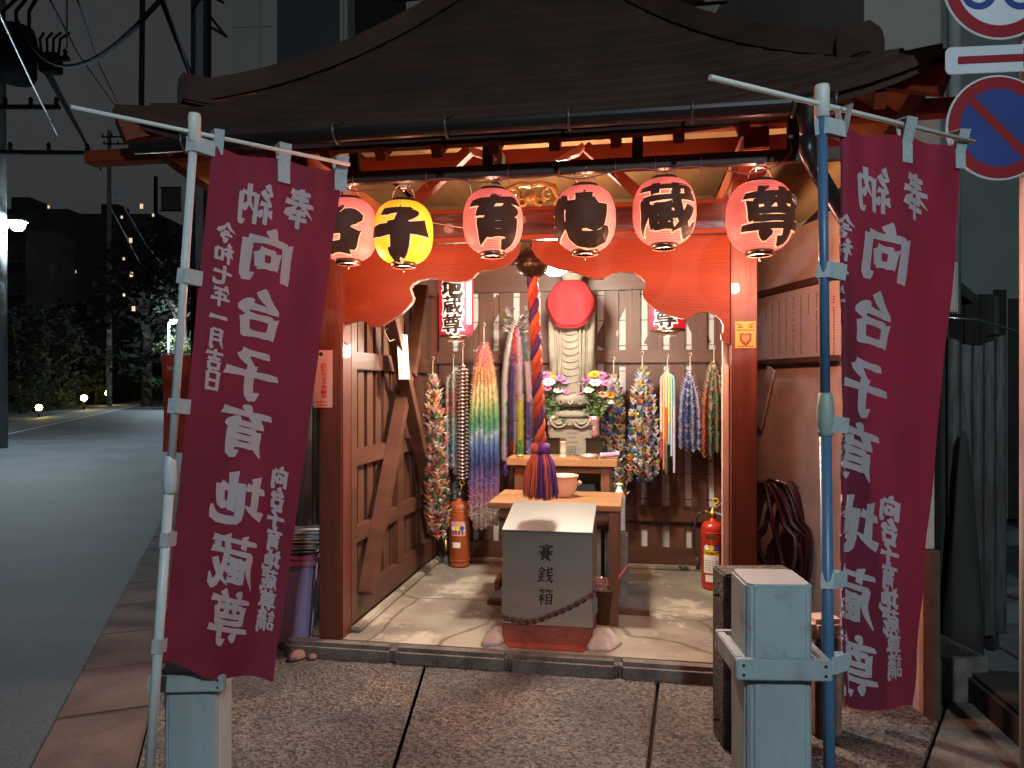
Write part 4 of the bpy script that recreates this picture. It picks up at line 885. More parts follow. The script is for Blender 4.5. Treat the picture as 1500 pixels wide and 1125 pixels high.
# rusty chain slung round the box
t = hall("rusty_chain", "rusty chain hanging across the front of the steel box", "chain", uc, .05, .08)
pts = [Vector((-wB + .5 * k / 26, -.012, .138 + .150 * max(0, (k / 26 - .30) / .70) ** 1.7 - .018 * sin(pi * min(1, k / 14)))) for k in range(27)]
pts = [Vector((-wB - .006, .006, .165))] + pts + [Vector((wB + .018, .02, .30))]
for k, (p, q) in enumerate(zip(pts[:-1], pts[1:])):
    c = (p + q) / 2; d = (q - p).normalized(); n = Vector((0, -1, 0)) if k % 2 else d.cross(Vector((0, -1, 0))).normalized(); b = MB(); L = (q - p).length * .72
    ring = [c + d * (L * cos(a)) + n * (.010 * sin(a)) for a in [2 * pi * j / 10 for j in range(11)]]
    b.tube(ring, .0042, 5, caps=False); b.build("link", MT["rust"], t)

# ------------------------------------------------------------------ strings of folded paper cranes
def hexc(*cs): return cs
PAL_MIX = [(.55, .16, .08), (.62, .42, .07), (.08, .20, .10), (.10, .16, .42), (.60, .34, .30), (.66, .62, .52), (.20, .26, .16), (.48, .08, .10), (.06, .07, .10), (.62, .26, .12), (.30, .42, .55)]
PAL_WARM = [(.64, .60, .50), (.60, .36, .26), (.62, .28, .16), (.66, .44, .16), (.14, .22, .10), (.62, .34, .32), (.60, .20, .10), (.62, .58, .46), (.08, .14, .09), (.52, .14, .16)]
PAL_COOL = [(.66, .64, .60), (.62, .58, .50), (.10, .16, .42), (.30, .42, .62), (.62, .62, .64), (.58, .50, .12), (.60, .20, .10), (.10, .26, .14), (.60, .34, .30), (.06, .08, .22), (.66, .60, .50), (.60, .42, .14)]
def crane(b, p, a, s, c, r, droop=0.0, ax=Vector((0, 0, 1))):
    x = Vector((cos(a), sin(a), 0)); y = Vector((-sin(a), cos(a), 0)); z = ax
    bot = p - z * s * .40; n = len(b.v)
    b.v += [tuple(bot), tuple(p + x * s * .95 + z * s * (.75 - droop)), tuple(p + y * s * .62 + z * s * .40), tuple(p - x * s * .95 + z * s * (.75 - droop)), tuple(p - y * s * .62 + z * s * .30), tuple(p + z * s * .12)]
    for k, (i, j) in enumerate(((1, 2), (2, 3), (3, 4), (4, 1))):
        g = (.92, 1.05, .95, 1.08)[k]; b.col = tuple(min(1, ch * g) for ch in c); b.face((n, n + i, n + j)); b.face((n + 5, n + j, n + i))
def bundle(label, px, ytop, ybot, wpx, v, strings, colour, size=.021, gap=.019, apex=.14, squash=.65, yhook=None, ragged=.10, style='crane', align=None, hookm="wire_pale", lean=0.0, seed=1):
    r = random.Random(seed); u, zt = uz(px, ytop, v); _, zb = uz(px, ybot, v); Y = O.y + u * U.y + v * V.y; Rw = wpx / F * Y / 2; H = zt - zb
    t = hall("paper_crane_bundle", label, "paper cranes", u, v, zb, 0, "bundles of folded paper cranes")
    for k in range(strings):
        if strings == 1: rad, a = 0, 0
        else:
            f = (k + .5) / strings; rad = Rw * sqrt(f) * .92; a = k * 2.39996
        cx_, cy_ = rad * cos(a), rad * sin(a) * squash
        if style in ('rows', 'ribbon'): cx_ = Rw * (2 * ((k % ((strings + 1) // 2 if strings > 5 else strings)) + .5) / ((strings + 1) // 2 if strings > 5 else strings) - 1) * .9; cy_ = -.02 if k < strings / 2 else .025
        bot = H * ragged * r.random(); b = MB(); z = H - r.uniform(0, .02); n_ = 0
        def path(z):
            f = min(1, max(0, (H - z) / (apex if apex > 0 else 1e-3))); q = sin(f * pi / 2) ** .6
            return Vector((cx_ * q + lean * (H - z), cy_ * q, z))
        if style == 'ribbon':
            m = 26; zs = [H - (H - bot) * i / m for i in range(m + 1)]
            base = len(b.v)
            b.sm = True; w = .0085
            for i, zz in enumerate(zs):
                p = path(zz)
                for j in range(6): b.v.append((p.x + w * cos(j * pi / 3) * (1 + .25 * (i % 2)), p.y + w * sin(j * pi / 3) * (1 + .25 * (i % 2)), p.z))
            for i in range(m):
                b.col = colour(i / m, k, r)
                for j in range(6): b.face((base + i * 6 + j, base + i * 6 + (j + 1) % 6, base + i * 6 + 6 + (j + 1) % 6, base + i * 6 + 6 + j))
        else:
            while z > bot:
                p = path(z); c = colour((H - z) / H, k, r)
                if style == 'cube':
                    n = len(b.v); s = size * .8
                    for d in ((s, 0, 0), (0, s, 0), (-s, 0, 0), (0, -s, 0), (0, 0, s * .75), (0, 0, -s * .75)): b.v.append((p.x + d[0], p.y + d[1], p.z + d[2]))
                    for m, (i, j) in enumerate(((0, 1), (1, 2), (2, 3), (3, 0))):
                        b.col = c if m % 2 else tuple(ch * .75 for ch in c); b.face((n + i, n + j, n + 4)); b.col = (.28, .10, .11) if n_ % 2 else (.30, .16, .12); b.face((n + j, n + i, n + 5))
                    z -= gap * r.uniform(.95, 1.05)
                else:
                    al = (align if align is not None else r.uniform(0, 6.28)) + r.uniform(-.25, .25)
                    jit = Vector((r.uniform(-1, 1), r.uniform(-1, 1), 0)) * size * (.12 if align is not None else .35)
                    crane(b, p + jit, al, size * r.uniform(.85, 1.12), c, r); z -= gap * r.uniform(.9, 1.1)
                n_ += 1
        b.build("crane_string", MT["paper"], t, fix=False)
    b = MB(); yk = yhook if yhook else ytop - 12; _, zk = uz(px, yk, v); zk -= zb
    b.tube([(lean * 0, 0, H - .01), (0, 0, zk)], .0035, 5); b.tube([(.0, 0, zk), (.012, 0, zk + .014), (.004, 0, zk + .028), (-.010, .0, zk + .02)], .003, 5)
    b.lathe([(.010, H - .03), (.016, H - .02), (.010, H + .01), (.003, H + .025)], 8); b.build("hanging_cord", MT[hookm], t)
    return t
def pick(pal): return lambda f, k, r: pal[r.randrange(len(pal))]
RAIN = [(0, (.60, .11, .09)), (.10, (.62, .16, .10)), (.14, (.68, .24, .06)), (.20, (.66, .30, .10)), (.23, (.74, .60, .28)), (.31, (.72, .62, .24)), (.36, (.34, .55, .20)), (.43, (.08, .36, .14)), (.465, (.20, .48, .36)), (.48, (.55, .64, .70)), (.54, (.16, .32, .60)), (.60, (.05, .12, .42)), (.66, (.05, .07, .32)), (.70, (.24, .14, .42)), (.76, (.44, .26, .56)), (.80, (.62, .24, .42)), (.85, (.68, .42, .48)), (.90, (.66, .56, .50)), (1.0, (.52, .36, .28))]
def grad(tb):
    def g(f, k, r):
        f = f + r.uniform(-.012, .012) + .012 * (k % 3 - 1)
        for (a, ca), (b, cb) in zip(tb[:-1], tb[1:]):
            if f <= b: return tuple((x + (y - x) * max(0, min(1, (f - a) / (b - a)))) * .84 + .62 * .16 for x, y in zip(ca, cb))
        return tb[-1][1]
    return g
bundle("long warm coloured paper crane bundle at the left, beside the side wall", 634, 552, 792, 37, 1.25, 11, pick(PAL_WARM), .036, .029, .55, seed=2, yhook=528, ragged=.14, lean=.035)
pale = lambda f, k, r: [(.50, .46, .42), (.55, .30, .26), (.36, .44, .36), (.30, .40, .46), (.5, .5, .5)][min(4, int(f * 5 + r.uniform(-.4, .4)))]
bundle("faded pale paper crane bundle left of the cream and pink one", 664, 548, 700, 24, 1.72, 6, pale, .024, .014, .08, align=0, seed=3, yhook=524)
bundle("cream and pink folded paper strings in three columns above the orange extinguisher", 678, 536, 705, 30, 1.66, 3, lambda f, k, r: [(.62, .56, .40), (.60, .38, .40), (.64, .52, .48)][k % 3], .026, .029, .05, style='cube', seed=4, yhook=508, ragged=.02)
b = None
bundle("rainbow striped paper crane bundle, the brightest, left of the table", 709, 505, 778, 48, 1.55, 12, grad(RAIN), .030, .0200, .65, style='rows', align=0.0, squash=.4, seed=5, yhook=478, ragged=.10)
STR5 = [[(.60, .56, .58)] * 4, [(.50, .05, .06), (.07, .06, .24), (.10, .06, .22), (.26, .04, .06)], [(.64, .36, .42), (.66, .40, .48), (.70, .56, .05), (.20, .45, .10)], [(.10, .16, .14), (.62, .40, .44), (.20, .10, .36), (.42, .34, .60)], [(.14, .42, .12), (.55, .32, .10), (.10, .36, .16), (.22, .14, .40)], [(.66, .40, .20), (.62, .20, .04), (.58, .54, .40), (.70, .55, .04)], [(.62, .62, .58), (.10, .32, .16), (.40, .55, .25), (.66, .48, .10)], [(.56, .50, .58), (.58, .52, .60), (.5, .46, .56), (.42, .55, .66)]]
bundle("paper crane bundle of separate bright strings right beside the twisted rope", 757, 472, 705, 54, 1.62, 8, lambda f, k, r: STR5[k][min(3, int(f * 4 + r.uniform(-.15, .15)))], .028, .0180, .6, align=0.1, style='rows', squash=.55, seed=6, yhook=448, ragged=.16)
t = hall("paper_lotus", "crumpled grey paper blossom at the top of the bright strings", "paper flower", uz(756, 478, 1.56)[0], 1.54, uz(756, 478, 1.56)[1]); b = MB(); r = random.Random(4)
for k in range(60):
    a = r.uniform(0, 2 * pi); q = Vector((cos(a) * .055, sin(a) * .035 - .01, r.uniform(-.06, .13))); d = Vector((cos(a), sin(a) - .3, r.uniform(.1, 1))).normalized(); w = d.orthogonal().normalized() * .012; b.col = random.choice([(.30, .28, .26), (.20, .18, .18), (.42, .38, .36), (.14, .12, .12)]); b.poly([q, q + d * .025 + w, q + d * .055, q + d * .025 - w])
b.build("petals", MT["paper"], t, fix=False)
b = MB(); b.poly([(-.09, -.05, .05), (-.06, -.06, .06), (-.03, -.05, .045), (-.06, -.055, .025)]); b.build("green_leaf", MT["weed"], t, fix=False)
bundle("narrow multicoloured paper crane bundle right of the flowers", 899, 552, 738, 40, 1.66, 11, pick(PAL_COOL), .036, .029, .60, seed=7, yhook=528, lean=.012, ragged=.2)
bundle("widest mixed colour paper crane bundle on the right rail", 941, 542, 706, 52, 1.62, 16, pick(PAL_COOL), .036, .028, .60, seed=8, yhook=520, ragged=.12)
PAST = [[(.62, .36, .42), (.70, .50, .45), (.40, .06, .06)], [(.66, .50, .16), (.68, .44, .12), (.60, .16, .08)], [(.56, .52, .50), (.62, .12, .08), (.10, .16, .10)], [(.60, .56, .24), (.70, .58, .14), (.30, .45, .42)], [(.30, .50, .34), (.44, .56, .50), (.40, .54, .60)], [(.26, .42, .55), (.52, .44, .58), (.58, .48, .60)], [(.55, .58, .56), (.48, .40, .55), (.62, .58, .60)]]
bundle("smooth pastel paper strings on the right rail, pink to green", 978, 545, 694, 25, 1.62, 12, lambda f, k, r: PAST[k % 7][min(2, int(f * 3))], .014, .01, .06, style='ribbon', seed=9, yhook=524, ragged=.32)
bundle("blue and pale pink paper crane bundle on the right rail", 1011, 548, 662, 38, 1.62, 8, lambda f, k, r: [(.22, .30, .55), (.56, .44, .52), (.10, .14, .34), (.60, .56, .58), (.40, .46, .64)][(k * 2 + (0 if r.random() < .75 else 1)) % 5], .026, .020, .35, style='rows', align=.1, squash=.5, seed=10, yhook=522, ragged=.06)
bundle("rust and green paper crane bundle nearest the right post", 1046, 532, 676, 42, 1.62, 8, lambda f, k, r: [(.50, .14, .08), (.56, .22, .10), (.12, .20, .13), (.50, .36, .18), (.16, .24, .15)][(k * 2 + (0 if r.random() < .75 else 1)) % 5] if f > .28 else [(.24, .28, .18), (.40, .14, .10), (.42, .36, .24)][r.randrange(3)], .028, .020, .45, style='rows', align=.1, squash=.5, seed=11, yhook=512, ragged=.10)
# white paper slip and its cord on the side wall
t = thing("paper_slip", "narrow white paper slip hanging on the crossed braces of the side wall", "paper slip", S(.225, .62, 1.67), HA + radians(58))
b = MB(); b.prism([(-.045, -.14), (.045, -.14), (.045, .15), (-.045, .15)], 0, .001, lambda x, y, d: (x, d + .012 * sin(y * 9), y)); b.build("paper", MT["white_paper"], t)
b = MB(); r = random.Random(8)
for k in range(10): b.box((-.020 + r.uniform(-.004, .004), -.0042 + .012 * sin((.10 - k * .022) * 9), .10 - k * .022), (-.010, -.0012 + .012 * sin((.10 - k * .022) * 9), .112 - k * .022)); b.box((.016 + r.uniform(-.004, .004), -.0042 + .012 * sin((.10 - k * .022) * 9), .10 - k * .022), (.024, -.0012 + .012 * sin((.10 - k * .022) * 9), .110 - k * .022))
b.build("faint_writing", mat("pencil", (.30, .32, .30), .8), t)
b = MB(); b.tube([(0, 0, .15), (-.05, .0, .12), (-.12, -.01, .10), (-.16, -.01, .16), (-.12, -.0, .19)], .003, 5); b.build("cord", MT["wire_pale"], t)

# ------------------------------------------------------------------ fire extinguishers
def extinguisher(u, v, lab, mk, full, R0, H, rz):
    t = hall("fire_extinguisher", lab, "extinguisher", u, v, .08, rz, "fire extinguishers in the shrine")
    b = MB(); b.sm = True; b.lathe([(0, 0), (R0 * .92, 0), (R0 * .95, .02), (R0 * .90, .03), (R0, .05), (R0, H - .05), (R0 * 1.0, H - .045), (R0 * .93, H - .018), (R0 * .7, H), (R0 * .28, H + .012), (R0 * .26, H + .03), (0, H + .03)], 32); b.build("cylinder", MT[mk], t)
    b = MB(); b.lathe([(R0 * 1.005, .048), (R0 * 1.02, .052), (R0 * 1.02, .056), (R0 * 1.005, .06)], 32); b.lathe([(R0 * 1.005, H - .075), (R0 * 1.015, H - .072), (R0 * 1.015, H - .066), (R0 * 1.005, H - .062)], 32); b.build("seam", MT[mk], t)
    def lab_(name, m, a0, a1, z0, z1, off=.0012):
        q = MB(); n = 10; ri = R0 + off
        for k in range(n):
            a, c = a0 + (a1 - a0) * k / n, a0 + (a1 - a0) * (k + 1) / n
            q.poly([(ri * sin(a), -ri * cos(a), z0), (ri * sin(c), -ri * cos(c), z0), (ri * sin(c), -ri * cos(c), z1), (ri * sin(a), -ri * cos(a), z1)])
        return q.build(name, m, t)
    def disc(mk2, a, z, r):
        q = MB(); pts = []
        for k in range(16):
            x = a + r * cos(2 * pi * k / 16) / R0; pts.append(((R0 + .0032) * sin(x), -(R0 + .0032) * cos(x), z + r * sin(2 * pi * k / 16)))
        q.poly(pts); q.build("label_circle", MT[mk2], t)
    if full:
        lab_("nameplate", MT["bracket_metal"], -.55, .30, H * .77, H * .82)
        lab_("label_head", MT["ink"], -.75, .62, H * .60, H * .68)
        lab_("label_band", MT["label_yellow"], -.75, .62, H * .525, H * .598)
        lab_("label_panel", MT["label_white"], -.75, .62, H * .26, H * .523)
        lab_("label_slip", MT["label_white"], -.58, .45, H * .13, H * .23)
        zz, rr = H * .64, .019
        q = MB(); type_mesh(q, "粉末消火器", .020, lambda x, y, h: ((R0 + .003) * sin(x / R0 - .06), -(R0 + .003) * cos(x / R0 - .06), H * .56 + y), bold=.0006); q.build("label_writing", MT["ink"], t)
    else:
        lab_("label_panel", MT["label_pale"], -.70, .80, H * .50, H * .72); lab_("label_slip", MT["label_white"], -.55, .22, H * .315, H * .40); zz, rr = H * .615, .018
        lab_("label_strip", MT["label_white"], .52, .70, H * .56, H * .68, .0024)
    for mk2, a in (("label_white", -.45), ("label_yellow", -.05), ("label_blue", .36)): disc(mk2, a, zz, rr)
    q = MB()
    for k in range(5):
        z0 = H * (.44 - .035 * k) if full else H * (.57 - .012 * k); 
        for s in range(4):
            a = -.62 + s * .3 + .05 * (k % 2); ri = R0 + .0026; w = .2
            q.poly([(ri * sin(a), -ri * cos(a), z0), (ri * sin(a + w), -ri * cos(a + w), z0), (ri * sin(a + w), -ri * cos(a + w), z0 + .004), (ri * sin(a), -ri * cos(a), z0 + .004)])
    q.build("small_print", MT["bracket_metal"], t)
    b = MB(); b.lathe([(0, H + .03), (.022, H + .03), (.022, H + .07), (.012, H + .075), (.012, H + .10), (0, H + .10)], 12); b.tube([(-.02, 0, H + .06), (-.05, -.01, H + .075)], .008, 7); b.build("valve", MT["brass"] if full else MT["bracket_metal"], t)
    hm = MT["pole_green"] if full else MT["black_rubber"]
    for z0, z1, m in ((.09, .155, hm), (.075, .045, hm)):
        b = MB(); b.bar((.0, 0, H + z0), (.09, -.01, H + z1), .026, .006); b.bar((.09, -.01, H + z1), (.125, -.015, H + z1 + (.01 if z1 > .1 else -.025)), .024, .006); b.build("lever", m, t)
    b = MB(); b.tube([(.022 + .018 * cos(k * pi / 6), -.02, H + .15 + .018 * sin(k * pi / 6)) for k in range(13)], .004, 6, caps=False); b.tube([(.02, -.02, H + .13), (.01, -.01, H + .09)], .004, 5); b.build("safety_pin", MT["label_yellow"], t)
    b = MB(); b.tube([(-.05, -.01, H + .075), (-R0 * 1.3, -.02, H + .05), (-R0 * 1.62, -.02, H - .08), (-R0 * 1.55, -.02, H - .22), (-R0 * 1.32, -.03, .22 if full else .20)], .009, 8); b.build("hose", MT["black_rubber"], t)
    b = MB(); b.tube([(-R0 * 1.32, -.03, .22), (-R0 * 1.25, -.03, .15), (-R0 * 1.22, -.03, .13)], [.012, .013, .015], 8); b.build("nozzle", MT["black_rubber"] if full else MT["brass"], t)
u, _ = uz(675, 826, 1.70); extinguisher(u, 1.66, "old orange fire extinguisher at the left under the paper cranes", "ext_orange", False, .082, .50, .1)
u, _ = uz(1044, 832, 1.35); extinguisher(u, 1.36, "shiny red fire extinguisher with yellow and white label beside the right post", "ext_red", True, .078, .46, -.15)

# ------------------------------------------------------------------ things standing at the back
t = hall("stone_block", "rough dark stone pillar right behind the wooden table legs", "stone", uz(903, 800, 1.0)[0], 1.02, .08); b = MB(); b.box((-.075, -.09, 0), (.075, .09, .44)); b.build("stone", MT["stone_dark"], t, bev=.018)
t = hall("plastic_bottle", "clear plastic water bottle standing on the dark stone pillar", "bottle", uz(907, 770, 1.0)[0], 1.02, .522)
b = MB(); b.sm = True; b.lathe([(0, 0), (.036, 0), (.042, .01)] + [(.042 - .004 * (k % 2), .02 + .012 * k) for k in range(14)] + [(.042, .20), (.04, .23), (.022, .27), (.015, .285), (.015, .30), (0, .30)], 20); b.build("bottle", MT["bottle"], t)
b = MB(); b.lathe([(0, .301), (.0165, .301), (.0165, .318), (0, .318)], 14); b.build("cap", MT["label_white"], t)
for lab, u_, v_, w, d in (("grey concrete slab lying on the shrine floor right of the table", uz(922, 850, .75)[0], .98, .12, .62), ("grey concrete slab under the left table legs", uz(716, 850, .75)[0] + .1, .95, .10, .45)):
    t = hall("floor_board", lab, "slab", u_, v_, .081); b = MB(); b.box((-w, -d / 2, 0), (w, d / 2, .035)); b.build("slab", MT["alley_concrete"], t, bev=.006); b = MB(); b.box((-w - .002, -d / 2 - .022, 0), (w + .002, -d / 2 - .001, .030)); b.build("front_edge", MT["leg_wood"], t)
u, _ = uz(885, 880, .55)
t = hall("plastic_bucket", "brown bucket behind the right side of the steel box", "bucket", u, .50, .08); b = MB(); b.sm = True; b.lathe([(0, 0), (.075, 0), (.092, .20), (.097, .20), (.097, .21), (.088, .21), (.072, .01), (0, .01)], 24); b.build("bucket", MT["bucket_brown"], t); b = MB(); b.tube([(.094 * cos(k * pi / 10), .02, .20 - .09 * sin(k * pi / 10)) for k in range(11)], .003, 5); b.build("handle", MT["chrome"], t)
t = hall("dustpan", "salmon pink dustpan leaning in the brown bucket", "dustpan", u - .01, .46, .24, .2)
b = MB(); b.prism([(-.06, .13), (.02, .12), (.075, .07), (.07, .02), (.0, -.03), (-.06, -.02)], -.006, .006, lambda x, y, d: (x, d - y * .25, y)); b.build("pan", MT["dustpan"], t, bev=.003)
b = MB()
for k in range(4): b.tube([(-.05, -.010 - .01 * k, .02 + .022 * k), (.02, -.012 - .01 * k, .03 + .018 * k), (.06, -.011 - .006 * k, .02 + .015 * k)], .003, 4)
b.build("rib", MT["sticker_pink"], t)
t = hall("stick", "thin red stick leaning out of the bucket", "stick", u + .02, .48, .25); b = MB(); b.tube([(0, 0, 0), (.12, .03, .17)], .007, 6); b.build("rod", MT["pink_broom"], t)
t = hall("weed", "tiny green weed at the foot of the back wall", "weed", uz(1000, 818, 1.78)[0], 1.79, .108); b = MB(); r = random.Random(2)
for k in range(14): a = r.uniform(0, 6.28); q = Vector((cos(a), sin(a), r.uniform(.2, 1))).normalized(); w = q.orthogonal().normalized() * .005; b.poly([(0, 0, 0), q * .025 + w, q * .05, q * .025 - w])
b.build("leaves", MT["weed"], t, fix=False)
t = hall("thin_wire", "thin pale wire dangling beside the red extinguisher", "wire", uz(1068, 700, .3)[0], .12, .08); b = MB(); b.tube([(.02, 0, .72), (-.01, .0, .5), (-.035, 0, .3), (-.04, .01, .12)], .004, 5); b.build("wire", MT["pale_board"], t)
# pale house wall right behind the shrine, seen through the slats
t = hall("rear_house", "pale house wall standing right behind the slatted back wall", "house", 1.2, 1.945, 0); b = MB(); b.box((-1.1, 0, 0), (1.3, .06, 2.44)); b.build("wall", MT["pale_siding"], t); b = MB()
for k in range(12): b.box((-1.1, -.004, .2 + k * .2), (1.3, -.0005, .206 + k * .2))
b.build("siding_joint", MT["trim_brown"], t)

# ------------------------------------------------------------------ banners on poles
def make_banner(lab, TL, TR, BL, BR, fold, main, side_l, side_r, head, name_seed, bow=0.0, tabs_top=(), tabs_side=(), pole=None):
    t = thing("prayer_banner", lab, "banner", BL * .5 + BR * .5, 0, "dark red prayer banners")
    base = Vector(t.location); r = random.Random(name_seed); ph = r.uniform(0, 6)
    across = (TR - TL).normalized(); nrm = across.cross(Vector((0, 0, -1))).normalized()
    if nrm.y > 0: nrm = -nrm
    Wd = (TR - TL).length
    def P(s, tt, h=0.0):
        f = fold(tt); w = s - f; behind = 0.0
        if w < 0: behind = .006 + .020 * min(1, -w / .05); w = -w * .9
        L = TL.lerp(BL, tt); Rr = TR.lerp(BR, tt); p = L.lerp(Rr, w)
        p = p + across * (bow * sin(pi * tt) * w)
        wave = .016 * sin(3.1 * w + 2.2 * tt + ph) * sin(pi * min(1, tt * 1.4 + .1)) + .011 * sin(8 * w + 5 * tt + ph * 2) * (.3 + tt) * sin(2 + 3 * tt) + .005 * sin(17 * w - 9 * tt + ph) * sin(5 * tt + 1) + .006 * sin(26 * (w + .6 * tt)) * max(0, .25 - tt) * 3 + .022 * tt ** 3 * sin(5.5 * w + ph) + .003 * sin(40 * tt + 12 * w) * tt
        sag = -.030 * (1 - tt) * (1 - abs(((s * 2) % 1) * 2 - 1)) * 0 - .012 * (1 - tt) ** 6 * sin(2 * pi * s) ** 2
        hem = .018 * tt ** 8 * sin(7 * s + ph)
        return p + nrm * (wave - behind + (h if s >= f else -h)) + Vector((0, 0, sag + hem)) - base
    b = MB(); b.sm = True; nx, nz = 36, 100
    for i in range(nz + 1):
        for j in range(nx + 1): b.v.append(tuple(P(j / nx, i / nz)))
    for i in range(nz):
        for j in range(nx): a = i * (nx + 1) + j; b.face((a, a + 1, a + nx + 2, a + nx + 1))
    b.build("cloth", MT["banner_cloth"], t, fix=False)
    Hh = ((TL + TR) / 2 - (BL + BR) / 2).length
    def chars(nm, lst, each=False):
        q = MB()
        for ch, s0, t0, sx, sz, w in lst:
            brush(q, ch, w * 1.25, lambda x, y, h: P(s0 - x * sx / Wd, t0 - y * sz / Hh, h), .0022)
            if each: q.build(nm, MT["banner_white"], t, fix=False); q = MB()
        if not each: q.build(nm, MT["banner_white"], t, fix=False)
    chars("large_character", main, True); chars("dedication_character", head, True); chars("date_lettering", side_l); chars("name_lettering", side_r)
    for s, L_ in tabs_top:                                   # loops over the rod
        b = MB(); w = .022 / Wd; p0, p1 = P(s - w, .012), P(s + w, .012); up = Vector((0, 0, .075)); o = nrm * .004
        b.poly([p0 + o, p1 + o, p1 + o * 6 + up, p0 + o * 6 + up]); b.poly([p0 - o, p1 - o, p1 - o * 5 + up, p0 - o * 5 + up]); b.poly([p0 + o * 6 + up, p1 + o * 6 + up, p1 - o * 5 + up, p0 - o * 5 + up])
        b.poly([p0 + o, p1 + o, p1 + o - Vector((0, 0, L_)), p0 + o - Vector((0, 0, L_))]); x = b.build("tie_tab", MT["tab_grey"], t, fix=False); md = x.modifiers.new("thick", 'SOLIDIFY'); md.thickness = .0025
    for tt, pp in tabs_side:                                 # loops round the pole
        b = MB(); e0, e1 = P(max(0, fold(tt)) + .02, tt - .014) + nrm * .006, P(max(0, fold(tt)) + .02, tt + .014) + nrm * .006; c = pole(base.z + (e0.z + e1.z) / 2) - base; up = (e0 - e1); dn = nrm * .022; sd = (c - (e0 + e1) / 2); sd.z = 0; sd = sd.normalized() * .022
        c.z = (e0.z + e1.z) / 2 + .006; q0, q1 = c + up / 2, c - up / 2
        b.poly([e0, q0 + dn, q1 + dn, e1]); b.poly([q0 + dn, q0 + sd, q1 + sd, q1 + dn]); b.poly([q0 + sd, q0 - dn, q1 - dn, q1 + sd]); b.poly([q0 - dn, e0 - nrm * .012, e1 - nrm * .012, q1 - dn])
        x = b.build("tie_tab", MT["tab_grey"], t, fix=False); md = x.modifiers.new("thick", 'SOLIDIFY'); md.thickness = .0025
    return t
KW = {'向': 13, '台': 13, '子': 13, '育': 11.5, '地': 12, '蔵': 9.5, '尊': 10, '奉': 11.5, '納': 10.5, '令': 10, '和': 10, '七': 11, '年': 10, '一': 13, '月': 10, '吉': 11, '日': 11, '講': 8.5}
def col(text, s0, s1, t0, t1, sx, sz, g=1.0): 
    n = len(text); return [(c, s0 + (s1 - s0) * i / max(1, n - 1), t0 + (t1 - t0) * i / max(1, n - 1), sx, sz, KW[c] * g * 1.2) for i, c in enumerate(text)]
def pole_thing(lab, bottom, top, r, mk, rod_a, rod_b, joint=None, group="banner poles"):
    t = thing("banner_pole", lab, "pole", (bottom.x, bottom.y, bottom.z), 0, group); o = bottom
    fn = lambda z: bottom + (top - bottom) * ((z - bottom.z) / (top.z - bottom.z))
    b = MB(); b.tube([Vector((0, 0, 0)), fn(joint) - o], r, 14); b.build("lower_tube", MT[mk], t)
    b = MB(); b.tube([fn(joint) - o, top - o], r * .84, 14); b.build("upper_tube", MT[mk], t)
    b = MB(); b.sm = True; d = fn(joint) - o
    b.lathe([(r * 1.02, -.05), (r * 1.3, -.045), (r * 1.45, .0), (r * 1.4, .035), (r * 1.1, .07), (r * .9, .075)], 16, Matrix.Translation(d)); b.build("joint_collar", MT["pole_white" if mk == "pole_white" else "pole_green"], t)
    b = MB(); b.sm = True; b.lathe([(r * .9, -.05), (r * 1.28, -.045), (r * 1.28, .035), (r * 1.15, .045), (0, .046)], 16, Matrix.Translation(top - o)); b.build("top_cap", MT["rod_white"], t)
    b = MB(); b.tube([rod_a - o, rod_b - o], .0075, 8); b.build("cross_rod", MT["rod_white"], t)
    return t, fn
# left
topL = at(285, 187, 2.40); botL = Vector((-1.215, 2.44, 0)); tL, fnL = pole_thing("pale grey banner pole leaning at the edge of the road", botL, topL, .0155, "pole_white", at(104, 157, 2.20), at(512, 241, 2.73), joint=fl(238, 690).z + .0 if False else 1.19)
make_banner("dark red banner with white mirrored writing tied to the pale pole by the road", at(309, 214, 2.44), at(504, 250, 2.74), at(237, 974, 2.46), at(397, 1003, 2.74), lambda t: 0.0,
    [('向', .48, .188, .225, .185, 14), ('台', .48, .303, .22, .18, 14), ('子', .47, .418, .22, .18, 14), ('育', .475, .527, .225, .185, 12.5), ('地', .475, .657, .21, .19, 13), ('蔵', .495, .78, .20, .195, 10), ('尊', .52, .885, .185, .19, 10.5)],
    col("令和七年一月吉日", .155, .165, .158, .442, .070, .074, 1.15), col("向台子育地蔵尊講", .80, .865, .605, .885, .075, .078, 1.1),
    [('奉', .68, .085, .115, .145, 12), ('納', .35, .092, .125, .150, 10.5)], 3, .008, [(.03, .0), (.52, .06), (.985, .05)], [(.008, 0), (.255, 0), (.50, 0), (.755, 0), (.965, 0)], fnL)
# right
topR = at(1204, 148, 2.12); botR = Vector((.908, 2.10, 0)); tR, fnR = pole_thing("blue banner pole tied to the grey post at the right", botR, topR, .0165, "pole_blue", at(1040, 113, 1.935), at(1427, 208, 2.43), joint=1.5 - .1)
make_banner("dark red banner with white mirrored writing on the blue pole, folded along its edge", at(1226, 184, 2.13), at(1419, 214, 2.43), at(1236, 1025, 2.14), at(1400, 1056, 2.58), lambda t: .035 + .325 * max(0, min(1, (t - .18) / .64)),
    [('向', .38, .205, .275, .185, 14), ('台', .355, .325, .27, .182, 14), ('子', .335, .447, .27, .182, 14), ('育', .335, .560, .28, .186, 12.5), ('地', .36, .688, .29, .19, 13), ('蔵', .39, .815, .28, .195, 10), ('尊', .42, .93, .25, .19, 10.5)],
    col("令和七年一月吉日", .055, .04, .175, .46, .088, .074, 1.15), col("向台子育地蔵尊講", .66, .76, .645, .925, .105, .082, 1.1),
    [('奉', .60, .098, .155, .145, 12), ('納', .28, .098, .165, .150, 10.5)], 8, -.012, [(.03, .0), (.52, .06), (.985, .05)], [(.008, 0), (.255, 0), (.52, 0), (.785, 0), (.925, 0)], fnR)

